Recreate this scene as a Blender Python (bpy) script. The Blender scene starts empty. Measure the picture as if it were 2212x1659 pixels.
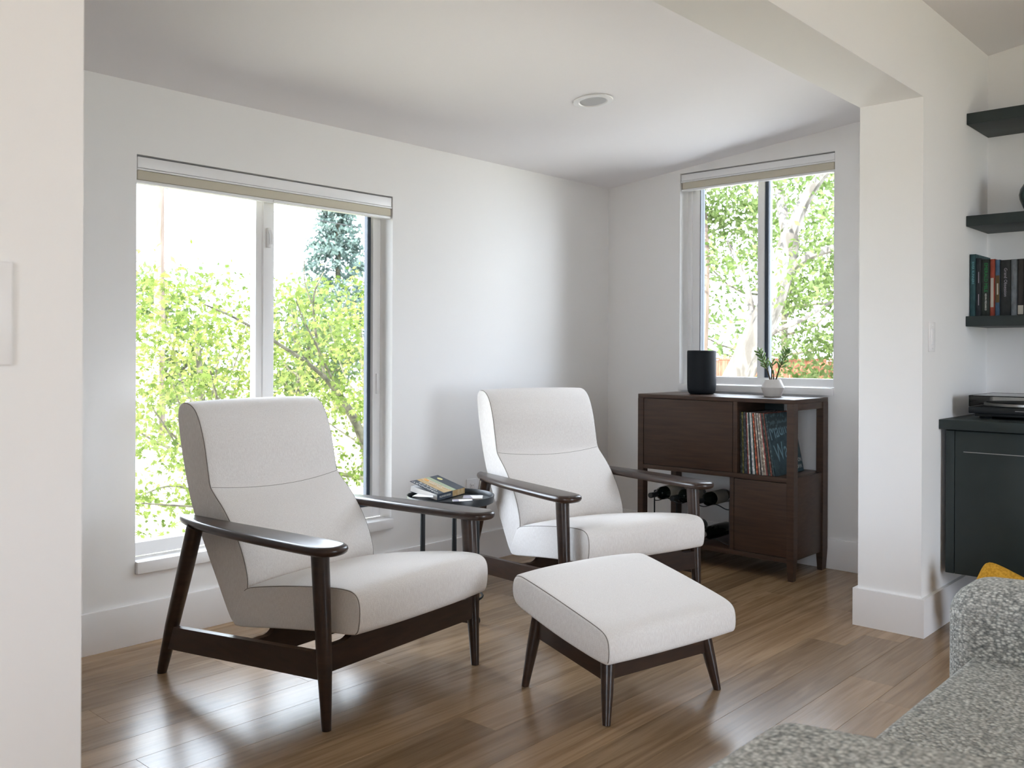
import bpy, bmesh, math, random
import numpy as np
from mathutils import Vector, Matrix
R = random.Random(7)
sc = bpy.context.scene
COL = sc.collection

# ---------------------------------------------------------------- camera
YAW, PITCH, ROLL = math.radians(42.2185), math.radians(-0.0274), math.radians(0.2539)
fw = Vector((math.cos(YAW)*math.cos(PITCH), math.sin(YAW)*math.cos(PITCH), math.sin(PITCH)))
rt = Vector((math.sin(YAW), -math.cos(YAW), 0)); up = rt.cross(fw)
rt2 = math.cos(ROLL)*rt + math.sin(ROLL)*up; up2 = -math.sin(ROLL)*rt + math.cos(ROLL)*up
cd = bpy.data.cameras.new('camera'); cam = bpy.data.objects.new('camera', cd); COL.objects.link(cam)
m = Matrix((rt2, up2, -fw)).transposed().to_4x4(); m.translation = Vector((-4.739, -3.472, 1.14))
cam.matrix_world = m
cd.sensor_width = 36; cd.lens = 1978.15/2212*36; cd.shift_y = -68.18/2212; cd.clip_start = 0.02; cd.clip_end = 300
cd.dof.use_dof = True; cd.dof.focus_distance = 3.4; cd.dof.aperture_fstop = 8.0
sc.camera = cam

# ---------------------------------------------------------------- world, sun, exposure
w = bpy.data.worlds.new('world'); sc.world = w; w.use_nodes = True
bgn = w.node_tree.nodes['Background']; bgn.inputs[0].default_value = (0.79, 0.865, 1.0, 1); bgn.inputs[1].default_value = 13.0
sd = bpy.data.lights.new('sun', 'SUN'); sd.energy = 30.0; sd.angle = math.radians(1.5); sd.color = (1.0, 0.95, 0.86)
so = bpy.data.objects.new('sun', sd); COL.objects.link(so)
so.rotation_euler = Vector((-0.80, -0.06, 0.60)).to_track_quat('Z', 'Y').to_euler()
def portal(name, loc, direction, sx, sy):
    l = bpy.data.lights.new(name, 'AREA'); l.shape = 'RECTANGLE'; l.size = sx; l.size_y = sy; l.cycles.is_portal = True
    o = bpy.data.objects.new(name, l); COL.objects.link(o); o.location = loc
    o.rotation_euler = (-Vector(direction)).to_track_quat('Z', 'Y').to_euler()
portal('sky_portal_window', (-2.44, 0.17, 1.1), (0, -1, 0), 1.3, 1.6)
portal('sky_portal_window', (0.17, -1.0, 1.58), (-1, 0, 0), 0.95, 1.25)
portal('sky_portal_window', (-1.95, -6.98, 1.15), (0, 1, 0), 1.7, 2.1)
portal('sky_portal_window', (-7.98, -4.6, 1.3), (1, 0, 0), 1.8, 1.6)
vs = sc.view_settings
vs.view_transform = 'Standard'; vs.look = 'None'; vs.gamma = 1.0; vs.use_curve_mapping = False; vs.exposure = 0.24
sc.cycles.max_bounces = 14; sc.cycles.diffuse_bounces = 8; sc.cycles.transparent_max_bounces = 24
sc.cycles.sample_clamp_indirect = 6.0; sc.cycles.caustics_reflective = False; sc.cycles.caustics_refractive = False

# ---------------------------------------------------------------- materials
def srgb(*c):
    return tuple(((x/255)/12.92 if x/255 <= .04045 else ((x/255+.055)/1.055)**2.4) for x in c)
def mat(name, col, rough=.5, spec=.5, metal=0.0, bump=None, var=None, coat=0.0, sheen=0.0, coords='Object'):
    """bump=(scale vec3, strength, distance); var=(scale vec3, second colour, detail, low, high)"""
    ma = bpy.data.materials.new(name); ma.use_nodes = True
    nt = ma.node_tree; n = nt.nodes; L = nt.links; b = n['Principled BSDF']
    b.inputs['Base Color'].default_value = (*col, 1); b.inputs['Roughness'].default_value = rough
    b.inputs['Specular IOR Level'].default_value = spec; b.inputs['Metallic'].default_value = metal
    b.inputs['Coat Weight'].default_value = coat; b.inputs['Coat Roughness'].default_value = .15
    if sheen: b.inputs['Sheen Weight'].default_value = sheen; b.inputs['Sheen Roughness'].default_value = .5
    tc = n.new('ShaderNodeTexCoord')
    def noise(scale, detail=3):
        mp = n.new('ShaderNodeMapping'); mp.inputs['Scale'].default_value = scale; mp.inputs['Location'].default_value = (R.uniform(0, 40), R.uniform(0, 40), R.uniform(0, 40))
        L.new(tc.outputs[coords], mp.inputs[0])
        nz = n.new('ShaderNodeTexNoise'); nz.inputs['Scale'].default_value = 1.0; nz.inputs['Detail'].default_value = detail
        L.new(mp.outputs[0], nz.inputs['Vector']); return nz
    if var:
        nz = noise(var[0], var[2]); rp = n.new('ShaderNodeValToRGB')
        rp.color_ramp.elements[0].position = var[3]; rp.color_ramp.elements[0].color = (*col, 1)
        rp.color_ramp.elements[1].position = var[4]; rp.color_ramp.elements[1].color = (*var[1], 1)
        L.new(nz.outputs['Fac'], rp.inputs[0]); L.new(rp.outputs[0], b.inputs['Base Color'])
    if bump:
        nz = noise(bump[0], 2); bp = n.new('ShaderNodeBump'); bp.inputs['Strength'].default_value = bump[1]; bp.inputs['Distance'].default_value = bump[2]
        L.new(nz.outputs['Fac'], bp.inputs['Height']); L.new(bp.outputs[0], b.inputs['Normal'])
    return ma
M = {}
M['paint'] = mat('wall_paint', (.86, .852, .848), .62, .3, bump=((90,)*3, .05, .002))
M['ceil'] = mat('ceiling_paint', (.868, .85, .865), .75, .2)
M['trim'] = mat('trim_paint', (.86, .85, .855), .38, .4)
M['vinyl'] = mat('window_vinyl', (.86, .86, .87), .35, .5)
M['gasket'] = mat('dark_gasket', (.035, .05, .075), .5)
M['cream'] = mat('blind_fabric', (.60, .56, .46), .85, .1, bump=((900,)*3, .2, .001))
M['fabric'] = mat('ivory_woven_fabric', (.80, .76, .735), .9, .15, bump=((480, 480, 330), .8, .0016), var=((420, 420, 70), (.88, .85, .825), 2, .35, .65), sheen=.15)
M['seam'] = mat('seam_thread', (.25, .225, .20), .9, .1)
M['walnut'] = mat('dark_walnut', (.024, .0135, .010), .28, .45, var=((14, 14, 60), (.042, .022, .0145), 4, .3, .7), coat=.15)
M['cabwood'] = mat('cabinet_walnut', (.050, .029, .020), .42, .35, var=((22, 5, 70), (.075, .043, .028), 4, .3, .7))
M['slate'] = mat('slate_laminate', (.024, .034, .034), .55, .35, var=((5, 5, 5), (.03, .04, .04), 2, .4, .6))
M['black'] = mat('black_metal', (.012, .014, .016), .42, .4)
M['tray'] = mat('tray_lacquer', (.015, .019, .024), .35, .5)
M['chrome'] = mat('brushed_steel', (.45, .45, .45), .35, .5, 1.0)
M['speaker'] = mat('speaker_mesh', (.007, .010, .014), .6, .3, bump=((900,)*3, .4, .001))
M['ceramic'] = mat('white_ceramic', (.74, .72, .70), .5, .4, bump=((140,)*3, .1, .002))
M['soil'] = mat('potting_soil', (.03, .022, .016), .95, .1, bump=((200,)*3, .8, .004))
M['succ'] = mat('succulent_leaf', (.10, .22, .045), .35, .5, var=((40,)*3, (.22, .36, .08), 2, .4, .65))
M['stem'] = mat('woody_stem', (.10, .07, .035), .8, .2)
M['glassdark'] = mat('bottle_glass', (.006, .010, .008), .08, .6, coat=.4)
M['label'] = mat('bottle_label', (.42, .40, .35), .7, .2)
M['foil'] = mat('bottle_foil', (.55, .56, .55), .35, .5, .6)
M['paper'] = mat('paper', (.78, .76, .74), .8, .2)
M['coaster'] = mat('grey_card', (.33, .31, .36), .7, .2)
M['ball'] = mat('vase_glaze', (.012, .028, .028), .25, .5, var=((30,)*3, (.02, .05, .045), 3, .4, .6))
M['white_ink'] = mat('pale_ink', (.72, .73, .70), .7, .2)
M['teal_ink'] = mat('teal_ink', (.16, .36, .42), .7, .2)
M['green_ink'] = mat('green_ink', (.02, .20, .06), .7, .2)
M['dark_ink'] = mat('dark_ink', (.03, .03, .03), .7, .2)
M['mustard'] = mat('mustard_knit', (.55, .28, .03), .95, .1, bump=((160, 160, 320), .9, .004), var=((120,)*3, (.70, .38, .05), 2, .4, .6))
M['bark'] = mat('tree_bark', (.06, .055, .05), .95, .1, bump=((9, 9, 3), .8, .05), var=((7, 7, 2), (.15, .14, .13), 4, .4, .6))
M['mbark'] = mat('maple_bark', (.045, .042, .03), .9, .1, var=((20,)*3, (.09, .085, .06), 3, .4, .6))
M['fence'] = mat('cedar_fence', (.19, .075, .048), .9, .1, var=((3, 30, 1), (.26, .125, .085), 3, .4, .6))
M['grass'] = mat('garden_ground', (.30, .28, .21), .95, .1, var=((1.5,)*3, (.42, .40, .33), 4, .4, .6))
M['concrete'] = mat('bounce_concrete', (.60, .57, .53), .9, .1, var=((2,)*3, (.68, .65, .61), 4, .4, .6))  # kept pale so the added outdoor slabs bounce daylight indoors
M['stucco'] = mat('neighbour_stucco', (.62, .58, .52), .9, .1)
M['roofing'] = mat('roof_shingle', (.30, .27, .25), .9, .1, var=((6,)*3, (.38, .35, .33), 3, .4, .6))
M['pole'] = mat('weathered_pole', (.09, .07, .055), .95, .1, var=((20, 20, 2), (.13, .10, .085), 3, .4, .6))
M['siding'] = mat('exterior_siding', (.45, .44, .42), .8, .2)

def leafmat(name, c1, c2, trans=.45):
    ma = bpy.data.materials.new(name); ma.use_nodes = True; nt = ma.node_tree; n = nt.nodes; L = nt.links
    n.remove(n['Principled BSDF'])
    geo = n.new('ShaderNodeNewGeometry'); rp = n.new('ShaderNodeValToRGB')
    rp.color_ramp.elements[0].color = (*c1, 1); rp.color_ramp.elements[1].color = (*c2, 1)
    L.new(geo.outputs['Random Per Island'], rp.inputs[0])
    d = n.new('ShaderNodeBsdfDiffuse'); t = n.new('ShaderNodeBsdfTranslucent'); mx = n.new('ShaderNodeMixShader'); mx.inputs[0].default_value = trans
    L.new(rp.outputs[0], d.inputs[0]); L.new(rp.outputs[0], t.inputs[0]); L.new(d.outputs[0], mx.inputs[1]); L.new(t.outputs[0], mx.inputs[2])
    L.new(mx.outputs[0], n['Material Output'].inputs[0]); return ma
M['leaf_maple'] = leafmat('maple_leaf', (.040, .066, .012), (.125, .155, .045), .5)
M['leaf_yellow'] = leafmat('yellow_green_leaf', (.070, .090, .018), (.170, .180, .060), .5)
M['leaf_far'] = leafmat('far_leaf', (.055, .085, .030), (.115, .150, .060), .5)
M['leaf_blue'] = leafmat('conifer_needle', (.055, .085, .075), (.105, .140, .130), .3)
M['leaf_big'] = leafmat('tree_leaf', (.050, .080, .020), (.130, .165, .070), .5)

def glass(name, tint=(1, 1, 1), refl=1.0):
    ma = bpy.data.materials.new(name); ma.use_nodes = True; nt = ma.node_tree; n = nt.nodes; L = nt.links
    n.remove(n['Principled BSDF'])
    t = n.new('ShaderNodeBsdfTransparent'); t.inputs[0].default_value = (*tint, 1)
    g = n.new('ShaderNodeBsdfGlossy'); g.inputs['Roughness'].default_value = .02
    fr = n.new('ShaderNodeFresnel'); fr.inputs[0].default_value = 1.25
    mx = n.new('ShaderNodeMixShader'); L.new(fr.outputs[0], mx.inputs[0]); L.new(t.outputs[0], mx.inputs[1]); L.new(g.outputs[0], mx.inputs[2])
    L.new(mx.outputs[0], n['Material Output'].inputs[0]); return ma
M['glass'] = glass('window_glass', (.97, .985, .98))
M['smoke'] = glass('smoked_acrylic', (.90, .90, .89))

def floormat():
    ma = bpy.data.materials.new('oak_planks'); ma.use_nodes = True; nt = ma.node_tree; n = nt.nodes; L = nt.links; b = n['Principled BSDF']
    tc = n.new('ShaderNodeTexCoord'); oi = n.new('ShaderNodeObjectInfo')
    cb = n.new('ShaderNodeCombineXYZ'); mu = n.new('ShaderNodeMath'); mu.operation = 'MULTIPLY'; mu.inputs[1].default_value = 37.0
    L.new(oi.outputs['Random'], mu.inputs[0]); L.new(mu.outputs[0], cb.inputs[0]); L.new(mu.outputs[0], cb.inputs[1])
    ad = n.new('ShaderNodeVectorMath'); ad.operation = 'ADD'; L.new(tc.outputs['Object'], ad.inputs[0]); L.new(cb.outputs[0], ad.inputs[1])
    def nz(s, d, dist=0):
        mp = n.new('ShaderNodeMapping'); mp.inputs['Scale'].default_value = s; L.new(ad.outputs[0], mp.inputs[0])
        t = n.new('ShaderNodeTexNoise'); t.inputs['Scale'].default_value = 1; t.inputs['Detail'].default_value = d; t.inputs['Distortion'].default_value = dist
        L.new(mp.outputs[0], t.inputs['Vector']); return t
    g1 = nz((1.6, 26, 1), 5, 1.2); g2 = nz((5, 160, 1), 3)
    r1 = n.new('ShaderNodeValToRGB'); e = r1.color_ramp.elements
    e[0].position = .32; e[0].color = (.27, .168, .088, 1); e[1].position = .72; e[1].color = (.45, .305, .180, 1)
    L.new(g1.outputs['Fac'], r1.inputs[0])
    hs = n.new('ShaderNodeHueSaturation'); mr = n.new('ShaderNodeMapRange'); mr.inputs[3].default_value = .80; mr.inputs[4].default_value = 1.22
    L.new(oi.outputs['Random'], mr.inputs[0]); L.new(mr.outputs[0], hs.inputs['Value']); L.new(r1.outputs[0], hs.inputs['Color'])
    mx = n.new('ShaderNodeMixRGB'); mx.blend_type = 'MULTIPLY'; mx.inputs[0].default_value = .25
    L.new(hs.outputs[0], mx.inputs[1]); L.new(g2.outputs['Fac'], mx.inputs[2]); 
    L.new(mx.outputs[0], b.inputs['Base Color'])
    b.inputs['Roughness'].default_value = .26; b.inputs['Specular IOR Level'].default_value = .52
    bp = n.new('ShaderNodeBump'); bp.inputs['Strength'].default_value = .12; bp.inputs['Distance'].default_value = .001
    L.new(g2.outputs['Fac'], bp.inputs['Height']); L.new(bp.outputs[0], b.inputs['Normal'])
    return ma
M['oak'] = floormat()

def tweedmat():
    ma = bpy.data.materials.new('grey_tweed'); ma.use_nodes = True; nt = ma.node_tree; n = nt.nodes; L = nt.links; b = n['Principled BSDF']
    tc = n.new('ShaderNodeTexCoord'); mp = n.new('ShaderNodeMapping'); mp.inputs['Scale'].default_value = (230, 150, 260); L.new(tc.outputs['Object'], mp.inputs[0])
    vo = n.new('ShaderNodeTexVoronoi'); vo.inputs['Scale'].default_value = 1; vo.inputs['Randomness'].default_value = .8; L.new(mp.outputs[0], vo.inputs['Vector'])
    rp = n.new('ShaderNodeValToRGB'); e = rp.color_ramp.elements
    e[0].position = .1; e[0].color = (.88, .90, .87, 1); e[1].position = .95; e[1].color = (.22, .25, .255, 1)
    L.new(vo.outputs['Distance'], rp.inputs[0])
    sep = n.new('ShaderNodeSeparateColor'); L.new(vo.outputs['Color'], sep.inputs[0])
    mr = n.new('ShaderNodeMapRange'); mr.inputs[3].default_value = .50; mr.inputs[4].default_value = 1.2; L.new(sep.outputs[0], mr.inputs[0])
    mx = n.new('ShaderNodeMixRGB'); mx.blend_type = 'MULTIPLY'; mx.inputs[0].default_value = 1; L.new(rp.outputs[0], mx.inputs[1]); L.new(mr.outputs[0], mx.inputs[2])
    L.new(mx.outputs[0], b.inputs['Base Color']); b.inputs['Roughness'].default_value = .95; b.inputs['Specular IOR Level'].default_value = .1
    inv = n.new('ShaderNodeMath'); inv.operation = 'SUBTRACT'; inv.inputs[0].default_value = 1; L.new(vo.outputs['Distance'], inv.inputs[1])
    bp = n.new('ShaderNodeBump'); bp.inputs['Strength'].default_value = .8; bp.inputs['Distance'].default_value = .003
    L.new(inv.outputs[0], bp.inputs['Height']); L.new(bp.outputs[0], b.inputs['Normal']); return ma
M['tweed'] = tweedmat()

# ---------------------------------------------------------------- helpers
class MB:
    def __init__(s): s.v = []; s.f = []
    def add(s, vs, fs):
        o = len(s.v); s.v += [tuple(p) for p in vs]; s.f += [tuple(i+o for i in f) for f in fs]; return s
    def box(s, x0, x1, y0, y1, z0, z1, b=0.0):
        x0, x1 = sorted((x0, x1)); y0, y1 = sorted((y0, y1)); z0, z1 = sorted((z0, z1))
        if b <= 0:
            v = [(x, y, z) for z in (z0, z1) for y in (y0, y1) for x in (x0, x1)]
            return s.add(v, [(0,2,3,1),(4,5,7,6),(0,1,5,4),(2,6,7,3),(0,4,6,2),(1,3,7,5)])
        bm = bmesh.new(); bmesh.ops.create_cube(bm, size=1)
        for q in bm.verts: q.co = Vector(((x0+x1)/2+q.co.x*(x1-x0), (y0+y1)/2+q.co.y*(y1-y0), (z0+z1)/2+q.co.z*(z1-z0)))
        bmesh.ops.bevel(bm, geom=bm.edges[:], offset=b, segments=2, affect='EDGES', profile=.5)
        bm.verts.index_update(); s.add([q.co[:] for q in bm.verts], [[q.index for q in f.verts] for f in bm.faces]); bm.free(); return s
    def tube(s, pts, rad, n=12, caps=True, closed=False):
        pts = [Vector(p) for p in pts]; N = len(pts); rad = rad if isinstance(rad, (list, tuple)) else [rad]*N
        rings = []; ref = None
        for i, p in enumerate(pts):
            a = pts[i-1] if (i > 0 or closed) else pts[i]; c = pts[(i+1) % N] if (i < N-1 or closed) else pts[i]
            t = (c-a).normalized()
            if ref is None: ref = Vector((1, 0, 0)) if abs(t.x) < .8 else Vector((0, 1, 0))
            u = (ref - t*ref.dot(t)).normalized(); ref = u; v = t.cross(u)
            rings.append([p + rad[i]*(math.cos(2*math.pi*k/n)*u + math.sin(2*math.pi*k/n)*v) for k in range(n)])
        fs = []
        for i in range(N if closed else N-1):
            j = (i+1) % N
            fs += [(i*n+k, i*n+(k+1) % n, j*n+(k+1) % n, j*n+k) for k in range(n)]
        if caps and not closed: fs += [tuple(range(n-1, -1, -1)), tuple((N-1)*n+k for k in range(n))]
        return s.add([p for r in rings for p in r], fs)
    def lathe(s, prof, c=(0, 0, 0), n=32, axis='z', sx=1, sy=1):
        vs = []
        for r_, h in prof:
            for k in range(n):
                a = 2*math.pi*k/n; x, y = r_*math.cos(a)*sx, r_*math.sin(a)*sy
                vs.append((c[0]+x, c[1]+y, c[2]+h) if axis == 'z' else (c[0]+h, c[1]+x, c[2]+y))
        fs = [(i*n+k, i*n+(k+1) % n, (i+1)*n+(k+1) % n, (i+1)*n+k) for i in range(len(prof)-1) for k in range(n)]
        if prof[0][0] > 1e-6: fs.append(tuple(range(n-1, -1, -1)))
        if prof[-1][0] > 1e-6: fs.append(tuple((len(prof)-1)*n+k for k in range(n)))
        return s.add(vs, fs)
    def prism(s, poly, fn0, fn1):
        n = len(poly)
        return s.add([fn0(*p) for p in poly]+[fn1(*p) for p in poly], [tuple(range(n-1, -1, -1)), tuple(range(n, 2*n))]+[(i, (i+1) % n, n+(i+1) % n, n+i) for i in range(n)])
    def build(s, name, material, parent=None, smooth=35, loc=None, rot=None):
        me = bpy.data.meshes.new(name); me.from_pydata(s.v, [], s.f); me.validate(); me.update()
        bm = bmesh.new(); bm.from_mesh(me); bmesh.ops.recalc_face_normals(bm, faces=bm.faces); bm.to_mesh(me); bm.free()
        if smooth:
            me.polygons.foreach_set('use_smooth', [True]*len(me.polygons)); me.set_sharp_from_angle(angle=math.radians(smooth))
        me.materials.append(material)
        o = bpy.data.objects.new(name, me); COL.objects.link(o)
        if parent: o.parent = parent
        if loc: o.location = loc
        if rot: o.rotation_euler = rot
        return o
def tag(o, label=None, cat=None, group=None, kind=None):
    if label: o['label'] = label
    if cat: o['category'] = cat
    if group: o['group'] = group
    if kind: o['kind'] = kind
    return o
def empty(name, loc, rz=0, label=None, cat=None, group=None, kind=None):
    o = bpy.data.objects.new(name, None); COL.objects.link(o); o.location = loc; o.rotation_euler = (0, 0, rz); o.empty_display_size = .1
    return tag(o, label, cat, group, kind)
def copy_tree(o, parent=None):
    c = o.copy(); COL.objects.link(c); c.parent = parent
    for ch in [x for x in bpy.data.objects if x.parent == o]: copy_tree(ch, c)
    return c
def chaikin(P, it=2, closed=True):
    for _ in range(it):
        Q = []; n = len(P)
        if not closed: Q.append(P[0])
        for i in range(n if closed else n-1):
            a, b = P[i], P[(i+1) % n]
            Q.append(tuple(.75*x+.25*y for x, y in zip(a, b))); Q.append(tuple(.25*x+.75*y for x, y in zip(a, b)))
        if not closed: Q.append(P[-1])
        P = Q
    return P
def normals2(P):
    n = len(P); area = sum(P[i][0]*P[(i+1) % n][1]-P[(i+1) % n][0]*P[i][1] for i in range(n)); sg = 1 if area > 0 else -1
    out = []
    for i in range(n):
        dx, dy = P[(i+1) % n][0]-P[i-1][0], P[(i+1) % n][1]-P[i-1][1]; l = math.hypot(dx, dy) or 1
        out.append((sg*dy/l, -sg*dx/l))
    return out
def text(s, size, material, parent, name='lettering', matrix=None, align='CENTER', depth=.0004, sx=1.0, shear=0.0):
    cu = bpy.data.curves.new(name, 'FONT'); cu.body = s; cu.size = size; cu.align_x = align; cu.align_y = 'CENTER'; cu.extrude = depth; cu.shear = shear; cu.resolution_u = 2
    t = bpy.data.objects.new('tmp', cu); COL.objects.link(t)
    dg = bpy.context.evaluated_depsgraph_get(); me = bpy.data.meshes.new_from_object(t.evaluated_get(dg))
    bpy.data.objects.remove(t); bpy.data.curves.remove(cu)
    me.transform(Matrix.Diagonal((sx, 1, 1, 1)))
    if matrix is not None: me.transform(matrix)
    me.materials.clear(); me.materials.append(material); me.name = name
    o = bpy.data.objects.new(name, me); COL.objects.link(o); o.parent = parent; return o
def frame_matrix(origin, xdir, ydir):
    x = Vector(xdir).normalized(); y = Vector(ydir).normalized(); z = x.cross(y)
    mm = Matrix((x, y, z)).transposed().to_4x4(); mm.translation = Vector(origin); return mm
STRUCT = 'structure'

# ---------------------------------------------------------------- room shell
YD0, YD1 = -2.219, -1.963       # dividing wall faces
XW = -8.0; YB = -7.0
floor = MB().box(XW, 0, YB, 0, -.12, -.020).build('floor', M['oak'], smooth=0)
tag(floor, 'brown oak plank floor running through the nook and the main room', 'floor', kind=STRUCT)
PW = .1505; y = -1.887 + PW*13
rr = random.Random(3); row = 0
while y > YB:
    y1 = min(y, 0); y0 = max(y-PW, YB)
    if y1-y0 > .01:
        x = XW - rr.uniform(0, 1.6)
        while x < 0:
            ln = rr.uniform(1.3, 2.6); a, b = max(x, XW), min(x+ln, 0)
            if b-a > .02:
                cx, cy = (a+b)/2, (y0+y1)/2; hx, hy = (b-a)/2-.00015, (y1-y0)/2-.00015; c = .0006
                mb = MB(); vs_ = [(sx*hx, sy*hy, -.019) for sx, sy in ((-1,-1),(1,-1),(1,1),(-1,1))] + [(sx*hx, sy*hy, -c) for sx, sy in ((-1,-1),(1,-1),(1,1),(-1,1))] + [(sx*(hx-c), sy*(hy-c), 0) for sx, sy in ((-1,-1),(1,-1),(1,1),(-1,1))]
                fs_ = [(0,3,2,1)]+[(i, (i+1) % 4, 4+(i+1) % 4, 4+i) for i in range(4)]+[(4+i, 4+(i+1) % 4, 8+(i+1) % 4, 8+i) for i in range(4)]+[(8,9,10,11)]
                mb.add(vs_, fs_).build('plank', M['oak'], floor, smooth=0, loc=(cx, cy, 0))
            x += ln
    y -= PW; row += 1
tag(MB().box(-12, 3.0, .16, 1.75, -.58, -.40).build('bounce_slab_left', M['concrete'], smooth=0), 'unseen pale slab added outside the tall window to bounce light onto the ceiling', 'bounce_slab', kind=STRUCT)  # added out of view: reflects daylight up through the tall window
tag(MB().box(.16, 4.2, -9, .16, -.58, -.40).build('bounce_slab_back', M['concrete'], smooth=0), 'unseen pale slab added outside the smaller window to bounce light indoors', 'bounce_slab', kind=STRUCT)  # second added reflector slab, unseen below the smaller window
tag(MB().box(-40, 60, -40, 60, -.9, -.55).build('ground', M['grass'], smooth=0), 'garden ground outside around the house', 'ground', kind=STRUCT)

# wall with opening helper: plane along an axis
def wall_opening(name, axis, a0, a1, z0, z1, t0, t1, holes, label):
    """wall running along `axis`, thickness t0..t1 on the other axis; holes=[(h0,h1,hz0,hz1)]"""
    mb = MB(); xs = sorted({a0, a1, *[h[0] for h in holes], *[h[1] for h in holes]}); zs = sorted({z0, z1, *[h[2] for h in holes], *[h[3] for h in holes]})
    for i in range(len(xs)-1):
        for j in range(len(zs)-1):
            cx, cz = (xs[i]+xs[i+1])/2, (zs[j]+zs[j+1])/2
            if any(h[0] < cx < h[1] and h[2] < cz < h[3] for h in holes): continue
            if axis == 'x': mb.box(xs[i], xs[i+1], t0, t1, zs[j], zs[j+1])
            else: mb.box(t0, t1, xs[i], xs[i+1], zs[j], zs[j+1])
    bm = bmesh.new(); me = bpy.data.meshes.new(name); me.from_pydata(mb.v, [], mb.f); bm.from_mesh(me)
    bmesh.ops.remove_doubles(bm, verts=bm.verts, dist=1e-5)
    bad = {}
    for f in bm.faces: bad.setdefault(tuple(sorted(v.index for v in f.verts)), []).append(f)
    bmesh.ops.delete(bm, geom=[f for fl in bad.values() if len(fl) > 1 for f in fl], context='FACES')
    bmesh.ops.recalc_face_normals(bm, faces=bm.faces); bm.to_mesh(me); bm.free(); me.materials.append(M['paint'])
    o = bpy.data.objects.new(name, me); COL.objects.link(o); return tag(o, label, 'wall', kind=STRUCT)
AX0, AX1, AZ0, AZ1 = -3.086, -1.792, .271, 1.903
BY0, BY1, BZ0, BZ1 = -1.476, -.527, .916, 2.212
wall_opening('wall_left', 'x', -5.4, .16, -.12, 2.182, 0, .16, [(AX0, AX1, AZ0, AZ1)], 'white wall with the tall two-pane window behind the armchairs')
wall_opening('wall_back', 'y', YB, 0, -.12, 3.6, 0, .16, [(BY0, BY1, BZ0, BZ1)], 'white wall with the smaller window above the wooden record cabinet')
mb = MB(); mb.box(-.902, 0, YD0, YD1, -.12, 2.175); mb.box(XW, 0, YD0, YD1, 2.175, 3.4); mb.box(XW, -4.216, YD0, YD1, -.12, 2.175)
tag(mb.build('wall_divider', M['paint'], smooth=0), 'white dividing wall with post, header beam and foreground wall end', 'wall', kind=STRUCT)
tag(MB().box(-5.5, -5.4, YD1, 0, -.12, 2.6).build('wall_nook', M['paint'], smooth=0), 'white end wall closing the nook at the left', 'wall', kind=STRUCT)
wall_opening('wall_rear', 'x', XW-.16, .16, -.12, 3.6, YB-.16, YB, [(-2.8, -1.1, .1, 2.2)], 'white wall behind the viewer with wide garden doors')
wall_opening('wall_west', 'y', YB, YD1, -.12, 3.6, XW-.16, XW, [(-5.5, -3.7, .5, 2.1)], 'white side wall of the main room with a window')
# nook ceiling (slopes up away from the window wall) with a round hole for the downlight
SL = .1028
def cz(y): return 2.182 - SL*y
DL = (-1.426, -.954)
bm = bmesh.new()
outer = [bm.verts.new(p) for p in ((-5.4, .16, cz(.16)), (.16, .16, cz(.16)), (.16, YD1, cz(YD1)), (-5.4, YD1, cz(YD1)))]
inner = [bm.verts.new((DL[0]+.064*math.cos(a), DL[1]+.064*math.sin(a), cz(DL[1]+.064*math.sin(a)))) for a in [2*math.pi*k/40 for k in range(40)]]
eds = [bm.edges.new((q[i], q[(i+1) % len(q)])) for q in (outer, inner) for i in range(len(q))]
bmesh.ops.triangle_fill(bm, edges=eds, use_beauty=True, use_dissolve=False)
bmesh.ops.recalc_face_normals(bm, faces=bm.faces)
me = bpy.data.meshes.new('ceiling'); bm.to_mesh(me); bm.free(); me.materials.append(M['ceil'])
o = bpy.data.objects.new('ceiling', me); COL.objects.link(o); tag(o, 'white sloped ceiling over the reading nook', 'ceiling', kind=STRUCT)
mb = MB(); mb.add([(-5.5, .75, cz(.75)+.14), (.75, .75, cz(.75)+.14), (.75, YD1, cz(YD1)+.14), (-5.5, YD1, cz(YD1)+.14), (-5.5, .75, cz(.75)+.2), (.75, .75, cz(.75)+.2), (.75, YD1, cz(YD1)+.2), (-5.5, YD1, cz(YD1)+.2)], [(0,1,2,3),(4,7,6,5),(0,4,5,1),(1,5,6,2),(2,6,7,3),(3,7,4,0)])
tag(mb.build('roof_nook', M['siding'], smooth=0), 'roof with eaves over the reading nook', 'roof', kind=STRUCT)
def cz2(y): return 2.556 + .148*(YD0-y)
mb = MB(); mb.add([(XW-.6, YD1, cz2(YD1)), (.16, YD1, cz2(YD1)), (.16, YB-1.2, cz2(YB-1.2)), (XW-.6, YB-1.2, cz2(YB-1.2)), (XW-.6, YD1, cz2(YD1)+.15), (.16, YD1, cz2(YD1)+.15), (.16, YB-1.2, cz2(YB-1.2)+.15), (XW-.6, YB-1.2, cz2(YB-1.2)+.15)], [(0,1,2,3),(4,7,6,5),(0,4,5,1),(1,5,6,2),(2,6,7,3),(3,7,4,0)])
tag(mb.build('ceiling_main', M['ceil'], smooth=0), 'white sloped ceiling over the main room at the upper right', 'ceiling', kind=STRUCT)

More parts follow.
